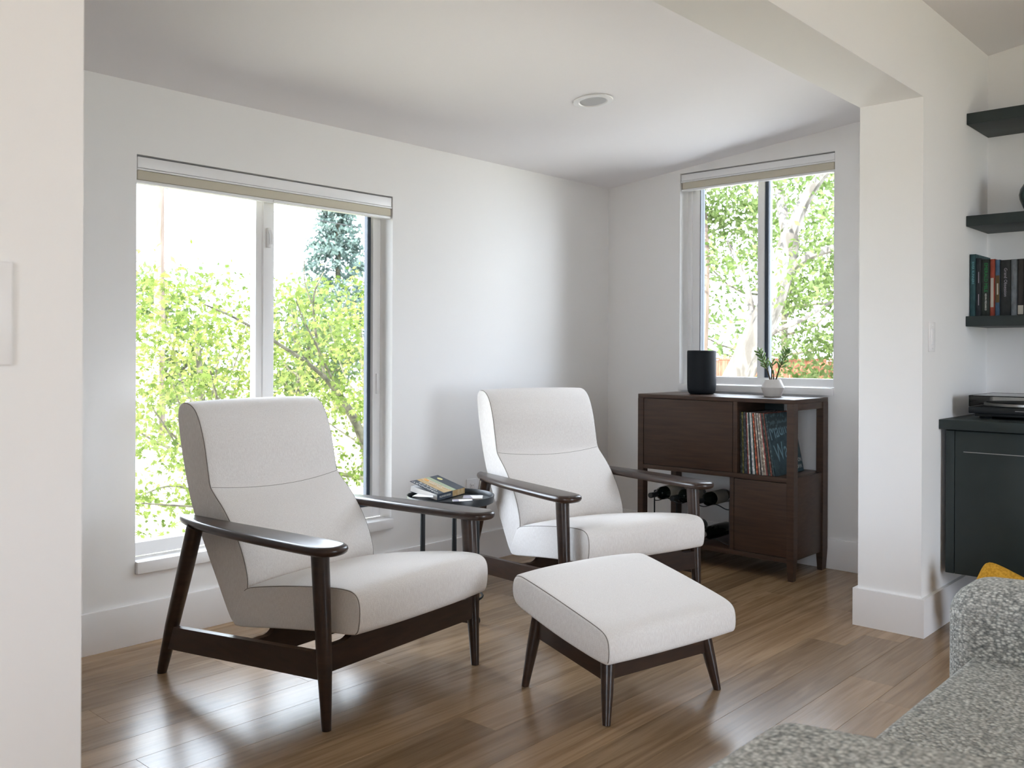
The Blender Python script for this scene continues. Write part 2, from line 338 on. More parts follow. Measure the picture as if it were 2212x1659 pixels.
# baseboards
def board(name, x0, x1, y0, y1, label, z1=.157):
    tag(MB().box(x0, x1, y0, y1, 0, z1, .0015).build(name, M['trim']), label, 'baseboard', kind=STRUCT)
board('baseboard_left', -5.4, -.016, -.016, 0, 'tall white baseboard along the wall behind the armchairs')
board('baseboard_back', -.016, 0, YD1, 0, 'tall white baseboard behind the wooden cabinet')
mb = MB(); mb.prism([(-.918, YD0-.016), (0, YD0-.016), (0, YD0), (-.902, YD0), (-.902, YD1), (-.001, YD1), (-.001, YD1+.016), (-.918, YD1+.016)], lambda a, b: (a, b, 0), lambda a, b: (a, b, .155))
tag(mb.build('baseboard_post', M['trim'], smooth=0), 'tall white baseboard wrapped around the post', 'baseboard', kind=STRUCT)
mb = MB(); mb.prism([(XW, YD0-.016), (-4.20, YD0-.016), (-4.20, YD1+.016), (XW, YD1+.016), (XW, YD1), (-4.216, YD1), (-4.216, YD0), (XW, YD0)], lambda a, b: (a, b, 0), lambda a, b: (a, b, .155))
tag(mb.build('baseboard_entry', M['trim'], smooth=0), 'white baseboard around the foreground wall end', 'baseboard', kind=STRUCT)

# ---------------------------------------------------------------- windows
w1 = empty('window_1', (0, 0, 0), 0, 'tall white sliding window behind the near armchair', 'window', kind=STRUCT)
f0, f1 = .092, .150
fr = MB()
for b in ((AX0, -3.052, f0, f1, .318, 1.903), (-1.838, AX1, f0, f1, .318, 1.903), (-3.052, -1.838, f0, f1, .318, .372), (-3.052, -1.838, f0, f1, 1.86, 1.903)): fr.box(*b, .002)
fr.build('window_frame', M['vinyl'], w1)
MB().box(-2.492, -2.462, f0+.012, f1, .372, 1.86, .002).build('fixed_stile', M['vinyl'], w1)
st = MB().box(-2.464, -2.408, f0-.002, f1-.012, .372, 1.86, .003).build('sash_stile', M['vinyl'], w1)
sash = MB().box(-2.408, -1.858, f0+.01, f1-.012, .372, .392, .002).box(-2.408, -1.858, f0+.01, f1-.012, 1.84, 1.86, .002).box(-1.858, -1.838, f0+.02, f1-.012, .372, 1.86).build('sash_gasket', M['gasket'], w1)
tag(sash, 'dark edge strip of the sliding sash')
MB().box(-3.052, -2.492, .128, .132, .372, 1.86).build('pane', M['glass'], w1, smooth=0)
MB().box(-2.408, -1.858, .114, .118, .392, 1.84).build('pane', M['glass'], w1, smooth=0)
lt = MB().box(-2.452, -2.432, f0-.020, f0-.002, 1.60, 1.69, .006); lt.tube([(-2.442, f0-.022, 1.675), (-2.442, f0-.034, 1.655), (-2.442, f0-.034, 1.615)], [.009, .009, .007], 10)
lt.build('sash_lock', M['vinyl'], w1)
MB().box(-1.822, -1.806, f0-.012, f0, .93, 1.03, .003).build('jamb_latch', M['vinyl'], w1)
MB().box(AX0+.001, AX1-.001, -.020, f0, AZ0, .318, .003).build('window_sill', M['trim'], w1)

w2 = empty('window_2', (0, 0, 0), 0, 'white sliding window above the wooden record cabinet', 'window', kind=STRUCT)
fr = MB()
for b in ((f0, f1, -.552, BY1, .955, BZ1), (f0, f1, BY0, -1.432, .955, BZ1), (f0, f1, -1.432, -.552, .955, 1.0), (f0, f1, -1.432, -.552, 2.16, BZ1)): fr.box(*b, .002)
fr.build('window_frame', M['vinyl'], w2)
MB().box(f0+.012, f1, -.604, -.552, 1.0, 2.16, .002).build('sash_stile', M['vinyl'], w2)
MB().box(f0, f1, -1.026, -.985, 1.0, 2.16, .002).build('meeting_stile', M['vinyl'], w2)
tag(MB().box(f0+.01, f1, -1.048, -1.026, 1.0, 2.16, .002).build('sash_gasket', M['gasket'], w2), 'dark edge strip of the meeting stile')
tag(MB().box(f0+.01, f1, -.609, -.604, 1.0, 2.16).build('glazing_bead', M['gasket'], w2), 'thin dark glazing bead')
MB().box(.128, .132, -.985, -.609, 1.0, 2.16).build('pane', M['glass'], w2, smooth=0)
MB().box(.114, .118, -1.432, -1.048, 1.0, 2.16).build('pane', M['glass'], w2, smooth=0)
MB().box(-.020, f0, BY0+.001, BY1-.001, BZ0, .955, .003).build('window_sill', M['trim'], w2)

w3 = empty('window_3', (0, 0, 0), 0, 'wide glazed garden doors behind the viewer', 'window', kind=STRUCT)
fr = MB()
for b in ((-2.8, -2.74), (-1.98, -1.92), (-1.16, -1.1)): fr.box(b[0], b[1], YB-.12, YB-.04, .1, 2.2, .003)
fr.box(-2.8, -1.1, YB-.12, YB-.04, .1, .18).box(-2.8, -1.1, YB-.12, YB-.04, 2.14, 2.2); fr.build('door_frame', M['vinyl'], w3)
for a, b in ((-2.74, -1.98), (-1.92, -1.16)): MB().box(a, b, YB-.08, YB-.075, .18, 2.14).build('pane', M['glass'], w3, smooth=0)
w4 = empty('window_4', (0, 0, 0), 0, 'window in the side wall behind the viewer', 'window', kind=STRUCT)
fr = MB()
for b in ((-5.5, -5.45), (-4.63, -4.57), (-3.75, -3.7)): fr.box(XW-.12, XW-.04, b[0], b[1], .5, 2.1, .003)
fr.box(XW-.12, XW-.04, -5.5, -3.7, .5, .56).box(XW-.12, XW-.04, -5.5, -3.7, 2.04, 2.1); fr.build('window_frame', M['vinyl'], w4)
for a, b in ((-5.45, -4.63), (-4.57, -3.75)): MB().box(XW-.08, XW-.075, a, b, .56, 2.04).build('pane', M['glass'], w4, smooth=0)

# roller blinds
b1 = empty('roller_blind', (-2.44, .04, 1.80), 0, 'rolled-up cream blind in white cassette at top of the tall window', 'blind')
def B1(nm, mm, x0, x1, y0, y1, z0, z1, bv=.002): return MB().box(x0+2.44, x1+2.44, y0-.04, y1-.04, z0-1.80, z1-1.80, bv).build(nm, M[mm], b1)
B1('cassette', 'vinyl', AX0+.006, AX1-.004, .004, .080, 1.853, 1.896); B1('cassette_lip', 'vinyl', AX0+.004, AX1-.003, .002, .080, 1.844, 1.851, .001)
B1('fabric_roll', 'cream', AX0+.006, AX1-.005, .006, .070, 1.806, 1.844, .006); B1('bottom_rail', 'vinyl', AX0+.003, AX1-.003, .008, .040, 1.793, 1.806, .003)
B1('pull_tab', 'vinyl', -2.47, -2.40, .001, .009, 1.792, 1.803, .003)
b2 = empty('roller_blind', (.04, -1.0, 2.11), 0, 'rolled-up cream blind in white cassette above the record cabinet window', 'blind')
def B2(nm, mm, y0, y1, x0, x1, z0, z1, bv=.002): return MB().box(x0-.04, x1-.04, y0+1.0, y1+1.0, z0-2.11, z1-2.11, bv).build(nm, M[mm], b2)
B2('cassette', 'vinyl', BY0+.004, BY1-.006, .004, .080, 2.168, 2.205); B2('cassette_lip', 'vinyl', BY0+.003, BY1-.004, .002, .080, 2.158, 2.166, .001)
B2('fabric_roll', 'cream', BY0+.006, BY1-.008, .006, .070, 2.118, 2.158, .006); B2('bottom_rail', 'vinyl', BY0+.003, BY1-.003, .008, .040, 2.106, 2.118, .003)
B2('pull_tab', 'vinyl', -1.03, -.96, .001, .009, 2.105, 2.115, .003)

# downlight, switches, outlet
dl = empty('recessed_downlight', (DL[0], DL[1], cz(DL[1])), 0, 'round white recessed downlight in the sloped nook ceiling', 'light')
dl.rotation_euler = (-math.atan(SL), 0, 0)
MB().lathe([(.062, -.001), (.090, -.001), (.091, -.003), (.088, -.006), (.066, -.008), (.061, -.004)], n=48).build('trim_ring', M['vinyl'], dl)
bf = [(.0615, -.004)]
for i in range(7): bf += [(.0605-i*.002, .002+i*.006), (.0585-i*.002, .004+i*.006)]
MB().lathe(bf+[(.045, .048), (.0, .050)], n=48).build('baffle', M['vinyl'], dl)
def plate(name, label, cat, loc, rz, wd, ht, rocker=True):
    e = empty(name, loc, rz, label, cat)
    MB().box(-wd/2, wd/2, -.006, 0, -ht/2, ht/2, .0025).build('cover_plate', M['trim'], e)
    if rocker:
        MB().box(-.0165, .0165, -.0095, -.005, -.033, .033, .0015).build('rocker', M['trim'], e)
        for z in (-.048, .048): MB().lathe([(.003, 0), (.003, -.0015), (0, -.002)], n=10).build('screw', M['trim'], e, loc=(0, -.006, z), rot=(-math.pi/2, 0, 0))
    else:
        for z in (-.02, .02):
            r_ = MB().box(-.016, .016, -.0085, -.005, z-.0145, z+.0145, .003).build('receptacle', M['trim'], e)
            for sx in (-.006, .006): MB().box(sx-.001, sx+.001, -.0089, -.0080, z-.001, z+.007).build('slot', M['dark_ink'], r_)
            MB().lathe([(.0022, 0), (.0022, -.0006)], n=10).build('slot', M['dark_ink'], r_, loc=(0, -.0084, z-.008), rot=(math.pi/2, 0, 0))
    return e
plate('light_switch', 'white light switch plate on the foreground wall end at far left', 'switch', (-4.367, YD0, 1.1855), 0, .124, .131)
plate('light_switch', 'white light switch plate on the post wall beside the dark shelves', 'switch', (-.797, YD0, 1.21), 0, .074, .122)
plate('wall_outlet', 'white power outlet low on the wall between the armchairs', 'outlet', (-1.233, 0, .398), 0, .082, .118, False)

# ---------------------------------------------------------------- lounge chairs
def loft(profile, W, r, crown, sag=None, nu=22, u0=0.0):
    """closed (v,z) profile swept across u in [0,W]; edges rounded by r; crown(u01, point, normal)-> displacement"""
    nrm = normals2(profile); n = len(profile); us = []
    for k in range(6): a = k/5*math.pi/2; us.append(r*(1-math.cos(a)) if False else r*(1-math.cos(a)))
    us = us + [r+(W-2*r)*k/nu for k in range(1, nu)] + [W-x for x in reversed(us)]
    vs = []
    for u in us:
        s = min(u, W-u); d = r*(1-math.sqrt(max(0, 1-((r-s)/r)**2))) if s < r else 0
        t = 2*u/W-1
        for (p, q) in zip(profile, nrm):
            c = crown(t, p, q) - d
            vs.append((u0+u, p[0]+q[0]*c, p[1]+q[1]*c))
    fs = [(i*n+k, i*n+(k+1) % n, (i+1)*n+(k+1) % n, (i+1)*n+k) for i in range(len(us)-1) for k in range(n)]
    fs += [tuple(range(n)), tuple((len(us)-1)*n+k for k in range(n))]      # side panels
    return MB().add(vs, fs)
def make_chair():
    ox, oy = .362, .40
    root = empty('lounge_chair', (0, 0, 0))
    L = lambda u, v, z: (u-ox, v-oy, z)
    TW = lambda P: [(a-oy, b) for a, b in P]
    for s in (0, 1):
        mu = (lambda u: u) if s == 0 else (lambda u: .724-u)
        MB().tube([L(mu(0), 0, 0), L(mu(0), .0015, .02), L(mu(.001), .012, .20), L(mu(.001), .026, .42), L(mu(.001), .034, .540)], [.0145, .0155, .0235, .0270, .0285], 20).build('front_leg', M['walnut'], root)
        MB().tube([L(mu(0), .842, 0), L(mu(0), .837, .015), L(mu(.0), .78, .18), L(mu(.0), .70, .40), L(mu(.0), .652, .540)], [.0165, .0175, .0245, .0275, .0285], 20).build('rear_leg', M['walnut'], root)
        prof = [(.012, .150), (.80, .095), (.775, .176), (.012, .232)]
        MB().prism([(a, b) for a, b in prof], lambda a, b: L(mu(-.011), a, b), lambda a, b: L(mu(.013), a, b)).build('side_rail', M['walnut'], root, smooth=0)
        # paddle arm
        out = [(-.030, -.066), (-.062, -.040), (-.071, .003), (-.068, .17), (-.060, .34), (-.046, .50), (-.022, .66), (.014, .765), (.040, .800), (.062, .790), (.068, .72), (.062, .528), (.062, .309), (.060, .10), (.058, .0), (.046, -.048), (.010, -.066)]
        out = chaikin(out, 2); nn = normals2(out); lay = [(.531, .020), (.5335, .010), (.539, .003), (.547, 0), (.555, .002), (.5605, .009), (.562, .018)]
        vs = []; n = len(out)
        for z, d in lay: vs += [L(mu(p[0]-q[0]*d), p[1]-q[1]*d, z) for p, q in zip(out, nn)]
        fs = [(i*n+k, i*n+(k+1) % n, (i+1)*n+(k+1) % n, (i+1)*n+k) for i in range(len(lay)-1) for k in range(n)] + [tuple(range(n-1, -1, -1)), tuple((len(lay)-1)*n+k for k in range(n))]
        MB().add(vs, fs).build('armrest', M['walnut'], root, smooth=50)
    # cross rails with scooped ends
    def cross(v, zb, ze, zt, th, name):
        P = [(.010, zb), (.714, zb)]; right = [(.714, ze), (.655, ze)] + [(.655-.045*math.sin(a), zt-(zt-ze)*math.cos(a)) for a in [k*math.pi/14 for k in range(1, 8)]]
        P += right + [(.724-a, b) for a, b in reversed(right)]
        MB().prism(P, lambda a, b: L(a, v-th/2, b), lambda a, b: L(a, v+th/2, b)).build(name, M['walnut'], root, smooth=30)
    cross(.012, .172, .250, .290, .026, 'front_rail'); cross(.37, .135, .200, .252, .024, 'middle_rail')
    # back cushion
    bp = [(.520, .212), (.470, .300), (.446, .350), (.462, .419), (.500, .498), (.572, .590), (.640, .648), (.657, .668), (.664, .70), (.676, .755), (.694, .830), (.724, .905), (.757, .943), (.800, .957), (.838, .948), (.850, .915), (.842, .86), (.823, .771), (.772, .600), (.695, .467), (.600, .315), (.545, .225)]
    bp = TW(chaikin(bp, 2)); W = .60; u0 = .362-.30-ox
    def crown(t, p, q):
        e = 1-abs(t)**3.0; front = max(0, -q[0]); lower = math.exp(-((p[1]-.52)/.11)**2); upperb = math.exp(-((p[1]-.82)/.09)**2); crease = math.exp(-((p[1]-.664+.012*(1-t*t))/.016)**2)
        return e*(front*(.020*lower+.014*upperb-.002*crease)+max(0, q[1])*.006*(1 if p[1] > .9 else 0))
    bk = loft(bp, W, .008, crown, u0=u0).build('back_cushion', M['fabric'], root, smooth=60)
    nb = normals2(bp)
    # welt seams along both side edges of the face and across the head roll
    idx = [i for i in range(len(bp)) if (nb[i][0] < .25 and bp[i][1] > .26) ]
    i0 = next((i for i in range(1, len(idx)) if idx[i]-idx[i-1] != 1), 0); idx = idx[i0:]+idx[:i0]
    for t, uu in ((-1, u0+.0025), (1, u0+W-.0025)):
        MB().tube([(uu, bp[i][0]-nb[i][0]*.0022, bp[i][1]-nb[i][1]*.0022) for i in idx], .0016, 6).build('welt_seam', M['seam'], bk)
    ns = []
    fi = [i for i in idx if .55 < bp[i][1] < .75 and nb[i][0] < 0]
    for k in range(25):
        t = -1+2*k/24*.99+.005; zt = .664-.022*(1-t*t)
        j = min(range(len(fi)-1), key=lambda a: abs((bp[fi[a]][1]+bp[fi[a+1]][1])/2-zt)); A, B_ = fi[j], fi[j+1]
        f_ = (zt-bp[A][1])/((bp[B_][1]-bp[A][1]) or 1); v_ = bp[A][0]+(bp[B_][0]-bp[A][0])*f_; c = crown(t, (v_, zt), nb[A])
        ns.append((u0+W/2+t*(W/2-.004), v_+nb[A][0]*(c-.0003), zt+nb[A][1]*(c-.0003)))
    MB().tube(ns, .0011, 6).build('head_seam', M['seam'], bk)
    # seat cushion
    sp = [(.440, .352), (.377, .366), (.260, .386), (.151, .402), (.040, .416), (-.025, .420), (-.066, .416), (-.088, .396), (-.093, .360), (-.090, .318), (-.082, .292), (-.060, .284), (.02, .277), (.10, .268), (.25, .249), (.40, .226), (.470, .216), (.500, .217), (.510, .232), (.497, .262), (.462, .325)]
    sp = TW(chaikin(sp, 2)); W2 = .635; u2 = .362-W2/2-ox
    def crown2(t, p, q):
        e = 1-abs(t)**2.6; return e*(max(0, q[1])*(.016 if p[1] > .33 else 0)+max(0, -q[0])*.012)
    st_ = loft(sp, W2, .007, crown2, u0=u2).build('seat_cushion', M['fabric'], root, smooth=60)
    n2 = normals2(sp); idx = [i for i in range(len(sp)) if (n2[i][1] > .1 or n2[i][0] < -.35) and sp[i][0]+oy < .45]
    i0 = next((i for i in range(1, len(idx)) if idx[i]-idx[i-1] != 1), 0); idx = idx[i0:]+idx[:i0]
    for uu in (u2+.0022, u2+W2-.0022):
        MB().tube([(uu, sp[i][0]-n2[i][0]*.002, sp[i][1]-n2[i][1]*.002) for i in idx], .0016, 6).build('welt_seam', M['seam'], st_)
    return root
ch = make_chair()
def place_chair(o, x, y, deg):
    a = math.radians(deg); c, s = math.cos(a), math.sin(a)
    o.location = (x+c*.362-s*.40, y+s*.362+c*.40, 0); o.rotation_euler = (0, 0, a)
ch2 = copy_tree(ch)
place_chair(ch, -3.072, -1.214, 6.5); tag(ch, 'ivory lounge chair with dark walnut arms in front of the tall window', 'chair', 'matching ivory lounge chairs')
place_chair(ch2, -1.8216, -1.1303, -15.68); tag(ch2, 'ivory lounge chair with dark walnut arms beside the wooden record cabinet', 'chair', 'matching ivory lounge chairs')

# ottoman
ot = empty('ottoman', (0, 0, 0), 0, 'ivory upholstered footstool with dark splayed walnut legs', 'ottoman')
oo = (.254, .20); L = lambda u, v, z: (u-oo[0], v-oo[1], z)
for (u, v), (tu, tv), zt in (((0, 0), (.032, .030), .185), ((.508, 0), (.476, .030), .185), ((0, .408), (.032, .378), .235), ((.508, .408), (.476, .378), .235)):
    MB().tube([L(u, v, 0), L(u+(tu-u)*.06, v+(tv-v)*.06, .012), L((u+tu)/2, (v+tv)/2, zt/2), L(tu, tv, zt)], [.0125, .0135, .019, .0225], 18).build('leg', M['walnut'], ot)
for u in (.032, .476):
    MB().prism([(.03, .120), (.378, .172), (.378, .228), (.03, .180)], lambda a, b: L(u-.011, a, b), lambda a, b: L(u+.011, a, b)).build('side_rail', M['walnut'], ot, smooth=0)
MB().prism([(.032, .128), (.476, .128), (.476, .182), (.032, .182)], lambda a, b: L(a, .018, b), lambda a, b: L(a, .040, b)).build('front_rail', M['walnut'], ot, smooth=0)
MB().prism([(.032, .175), (.476, .175), (.476, .230), (.032, .230)], lambda a, b: L(a, .367, b), lambda a, b: L(a, .389, b)).build('rear_rail', M['walnut'], ot, smooth=0)
op = [(.365, .384), (.30, .372), (.20, .352), (.10, .330), (.02, .312), (-.025, .299), (-.046, .280), (-.052, .248), (-.050, .212), (-.040, .199), (-.010, .199), (.06, .207), (.20, .230), (.34, .262), (.395, .276), (.420, .288), (.436, .318), (.434, .356), (.418, .382), (.395, .387)]
op = [(a-oo[1], b) for a, b in chaikin(op, 2)]
oc = loft(op, .585, .012, lambda t, p, q: (1-abs(t)**2.6)*(max(0, q[1])*.010+abs(q[0])*.008), u0=-.045-oo[0]+.006).build('cushion', M['fabric'], ot, smooth=60)
n3 = normals2(op); idx = [i for i in range(len(op)) if n3[i][1] > -.6]
i0 = next((i for i in range(1, len(idx)) if idx[i]-idx[i-1] != 1), 0); idx = idx[i0:]+idx[:i0]
for uu in (-.045-oo[0]+.0095, -.045-oo[0]+.585+.0025):
    MB().tube([(uu, op[i][0]-n3[i][0]*.0035, op[i][1]-n3[i][1]*.0035) for i in idx], .0016, 6).build('welt_seam', M['seam'], oc)
a = math.radians(-11); ot.location = (-2.469+math.cos(a)*oo[0]-math.sin(a)*oo[1], -1.809+math.sin(a)*oo[0]+math.cos(a)*oo[1], 0); ot.rotation_euler = (0, 0, a)

# ---------------------------------------------------------------- side table with things on it
TC = (-2.02, -.655); tb = empty('side_table', (*TC, 0), 0, 'round black tray table between the two lounge chairs', 'table')
MB().lathe([(0, .498), (.176, .498), (.185, .502), (.187, .528), (.186, .531), (.183, .531), (.181, .528), (.179, .510), (0, .509)], n=64).build('tray_top', M['tray'], tb)
va = math.radians(42.2)
for k, (la, dp) in enumerate(((.116, -.07), (-.112, -.065), (.008, .135))):
    x = la*math.sin(va)+dp*math.cos(va); y = -la*math.cos(va)+dp*math.sin(va)
    MB().tube([(x, y, .04), (x, y, .5)], .0105, 14).build('leg', M['black'], tb)
    cs = MB().tube([(x, y, .030), (x, y, .045)], .007, 10); cs.lathe([(.0001, -.009), (.011, -.009), (.0165, -.005), (.0165, .005), (.011, .009), (.0001, .009)], (x, y, .0165), 20, 'x'); cs.build('caster', M['black'], tb)
MB().tube([(.138*math.cos(t), .138*math.sin(t), .10) for t in [2*math.pi*k/40 for k in range(40)]], .005, 8, closed=True).build('leg_ring', M['black'], tb)
# paperback
pb = empty('paperback_book', (-2.094, -.651, .512), math.atan2(.064, .229), 'worn paperback novel with dark cover lying on the tray table', 'book')
SL_, WD = .232, .138
def bt(x, wv, z): return (x, wv, z)
zb = lambda wv: .0005+wv*.215
zt_ = lambda wv: .026+wv*.33+.12*wv*(wv-.0)*.2
cov = {}
M['cover_dark'] = mat('cover_slate', (.030, .042, .060), .45, .4); M['cover_sky'] = mat('cover_pale_green', (.36, .42, .28), .45, .4)
M['cover_gold'] = mat('cover_gold', (.46, .30, .13), .45, .4, var=((60, 30, 30), (.55, .42, .24), 3, .4, .6)); M['seal_yellow'] = mat('cover_seal', (.75, .68, .28), .4, .4); M['seal_orange'] = mat('cover_sun', (.70, .32, .06), .4, .4)
def sheet(name, m_, x0, x1, w0, w1, zf, th, parent, nseg=6):
    P = []
    for k in range(nseg+1): P.append(w0+(w1-w0)*k/nseg)
    vs = [(x, q, zf(q)+dz) for dz in (0, th) for x in (x0, x1) for q in P]; n = nseg+1
    fs = []
    for k in range(nseg): fs += [(k, k+1, n+k+1, n+k), (2*n+k, 3*n+k, 3*n+k+1, 2*n+k+1), (k, 2*n+k, 2*n+k+1, k+1), (n+k, n+k+1, 3*n+k+1, 3*n+k)]
    fs += [(0, n, 3*n, 2*n), (n-1, 3*n-1, 4*n-1, 2*n-1)]
    return MB().add(vs, fs).build(name, M[m_], parent)
sheet('back_cover', 'cover_dark', 0, SL_, 0, WD, zb, .0008, pb)
pg = MB(); pg.add([(.002, .002, zb(.002)+.001), (SL_-.002, .002, zb(.002)+.001), (SL_-.002, WD-.003, zb(WD)+.001), (.002, WD-.003, zb(WD)+.001), (.002, .002, zt_(.002)-.001), (SL_-.002, .002, zt_(.002)-.001), (SL_-.002, WD-.006, zb(WD)+.022), (.002, WD-.006, zb(WD)+.022)], [(0,3,2,1),(4,5,6,7),(0,1,5,4),(1,2,6,5),(2,3,7,6),(3,0,4,7)])
pg.build('page_block', M['paper'], pb, smooth=0)
fc = sheet('front_cover', 'cover_dark', 0, SL_, 0, WD, zt_, .0008, pb)
zc_ = lambda q: zt_(q)+.0008
sheet('cover_picture', 'cover_gold', .055, .125, 0, WD, zc_, .0003, fc); sheet('cover_picture', 'cover_sky', .125, .158, 0, WD, zc_, .0003, fc)
sl = math.atan(.33)
def cover_text(s_, size, mk, x, wv, sx=1): text(s_, size, M[mk], fc, matrix=frame_matrix((x, wv, zc_(wv)+.0006), (0, math.cos(sl), math.sin(sl)), (-1, 0, 0)), sx=sx, depth=.0002)
cover_text('ORDINARY', .021, 'white_ink', .016, .069, 1.25); cover_text('GRACE', .020, 'white_ink', .041, .070, 1.5)
cover_text('WILLIAM', .018, 'white_ink', .098, .069); cover_text('KENT KRUEGER', .015, 'white_ink', .120, .069, 1.1)
for mk, x, wv, r_ in (('seal_yellow', .195, .105, .013), ('seal_orange', .105, .118, .012)):
    mm = frame_matrix((x, wv, zc_(wv)+.0005), (1, 0, 0), (0, math.cos(sl), math.sin(sl)))
    c_ = MB().lathe([(0, 0), (r_, 0), (r_, .0003), (0, .0003)], n=24).build('cover_seal', M[mk], fc); c_.data.transform(mm)
MB().box(0, SL_, -.0012, 0, .0005, .0268).build('spine', M['cover_dark'], pb, smooth=0)
MB().box(.125, SL_-.001, -.0016, -.0011, .001, .0262).build('spine_picture', M['cover_gold'], pb, smooth=0)
text('WILLIAM KENT KRUEGER', .0115, M['white_ink'], pb, matrix=frame_matrix((.062, -.0016, .0135), (1, 0, 0), (0, 0, 1)), depth=.0002, sx=.72)
for i, (x, y, lab) in enumerate(((-1.930, -.700, 'square white and lavender coaster near the rim of the tray table'), (-2.035, -.745, 'square white and lavender coaster close to the paperback on the tray table'))):
    e = empty('coaster', (x, y, .509), math.radians(-48+8*i), lab, 'coaster', 'coasters on the tray table')
    MB().box(-.042, .042, -.042, .042, .0005, .007, .0008).build('coaster_body', M['paper'], e)
    MB().prism([(-.041, -.041), (.002-.02*i, -.041), (-.016, .041), (-.041, .041)], lambda a, b: (a, b, .0069), lambda a, b: (a, b, .0073)).build('lavender_half', M['coaster'], e, smooth=0)
tag(MB().add([(-2.19, -.60, .536), (-2.10, -.545, .534), (-2.06, -.585, .533), (-2.13, -.665, .532), (-2.19, -.60, .5366), (-2.10, -.545, .5346), (-2.06, -.585, .5336), (-2.13, -.665, .5326)], [(0,3,2,1),(4,5,6,7),(0,1,5,4),(1,2,6,5),(2,3,7,6),(3,0,4,7)]).build('loose_paper', M['paper'], smooth=0), 'loose cream sheet sticking out under the paperback', 'paper')

# ---------------------------------------------------------------- record cabinet
cb = empty('record_cabinet', (-.22, -.99, 0), 0, 'dark walnut record cabinet standing under the smaller window', 'cabinet')
def CB(nm, mk, x0, x1, y0, y1, z0, z1, bv=.0015, parent=None): return MB().box(x0+.22, x1+.22, y0+.99, y1+.99, z0, z1, bv).build(nm, M[mk], parent or cb)
FX, RX = -.430, -.024; YL, YR = -.525, -1.455
CB('top_board', 'cabwood', FX, RX, YL, YR, .886, .908, .002)
def post(nm, x0, x1, y0, y1):
    # square leg that tapers below the carcass
    mb = MB(); t = .006
    mb.box(x0+.22, x1+.22, y0+.99, y1+.99, .11, .886)
    mb.add([(x0+.22, y0+.99, .11), (x1+.22, y0+.99, .11), (x1+.22, y1+.99, .11), (x0+.22, y1+.99, .11), (x0+.22+t, y0+.99-t, .0), (x1+.22-t, y0+.99-t, 0), (x1+.22-t, y1+.99+t, 0), (x0+.22+t, y1+.99+t, 0)], [(4,5,6,7),(0,4,7,3),(1,2,6,5),(0,1,5,4),(3,7,6,2)])
    return mb.build(nm, M['cabwood'], cb, smooth=0)
for y0, y1 in ((YL, YL-.036), (YR+.038, YR)):
    post('leg', FX, FX+.045, y0, y1); post('leg', RX-.06, RX, y0, y1)
d1 = CB('door', 'cabwood', FX+.002, FX+.020, -.564, -1.115, .517, .884)
CB('divider', 'cabwood', FX+.003, RX, -1.118, -1.142, .515, .886)
CB('middle_shelf', 'cabwood', FX+.001, RX, YL-.03, YR+.03, .491, .515)
CB('divider', 'cabwood', FX+.003, RX, -1.100, -1.124, .114, .491)
CB('door', 'cabwood', FX+.002, FX+.020, -1.127, -1.416, .117, .488)
CB('bottom_shelf', 'cabwood', FX+.003, RX, YL-.03, YR+.03, .090, .114)
CB('side_panel', 'cabwood', FX+.045, RX-.06, YR+.006, YR+.024, .10, .515)
CB('side_panel', 'cabwood', FX+.045, RX-.06, YL-.006, YL-.024, .491, .886)
CB('side_apron', 'cabwood', FX+.045, RX-.06, YR+.004, YR+.026, .852, .886)
CB('back_panel', 'cabwood', RX-.014, RX, -.56, -1.142, .515, .886); CB('back_panel', 'cabwood', RX-.014, RX, -1.124, YR+.038, .114, .491)
tag(CB('back_panel', 'slate', RX-.10, RX-.09, -1.143, -1.25, .515, .886), 'dark inner panel behind the records')

# record sleeves leaning in the open cubby
cols = [((.02,.025,.025),'black'),((.03,.035,.03),'charcoal'),((.10,.09,.02),'olive'),((.03,.04,.05),'navy'),((.06,.07,.08),'grey'),((.015,.015,.02),'black'),((.20,.05,.04),'maroon'),((.55,.55,.48),'cream'),((.025,.05,.045),'dark green'),((.05,.07,.10),'blue'),((.60,.60,.58),'white'),((.58,.58,.56),'white'),((.02,.05,.045),'dark green'),((.42,.10,.05),'orange'),((.12,.05,.04),'brown'),((.45,.40,.33),'tan'),((.05,.04,.04),'brown'),((.40,.38,.35),'pale grey'),((.25,.20,.16),'mottled'),((.48,.44,.38),'beige'),((.30,.08,.07),'red'),((.035,.03,.03),'dark brown'),((.05,.07,.06),'green'),((.30,.09,.06),'rust'),((.03,.03,.03),'black'),((.045,.075,.085),'slate blue')]
ORD = ['first','second','third','fourth','fifth','sixth','seventh','eighth','ninth','tenth','eleventh','twelfth','thirteenth','fourteenth','fifteenth','sixteenth','seventeenth','eighteenth','nineteenth','twentieth','twenty-first','twenty-second','twenty-third','twenty-fourth','twenty-fifth','twenty-sixth']
lpmats = {}
NLP = len(cols); yb_ = -1.146
for i, (c, nm) in enumerate(cols):
    th = .0052 if nm in ('cream', 'white') else .0062; key = tuple(c)
    if key not in lpmats: lpmats[key] = mat('sleeve_'+nm.replace(' ', '_'), c, .5, .4, var=((40, 40, 55), tuple(min(1, v*2.2+.02) for v in c), 2, .5, .62))
    lean = math.radians(1.0+8.5*(i/NLP)**1.2)
    yb_ -= th*1.08+.0004
    fx = -.408+.004*R.random()
    o = MB().box(0, .315, -th/2, th/2, 0, .315+.004*R.random(), .0006).build('record_sleeve', lpmats[key], smooth=0)
    o.location = (fx, yb_+math.sin(lean)*.0, .5153+math.sin(lean)*th/2); o.rotation_euler = (-lean, 0, 0)
    tag(o, f'{nm}-spined record sleeve, {ORD[i]} from the left in the cabinet cubby', 'record', 'records in the cabinet cubby')
    yb_ -= .0006*lean*10
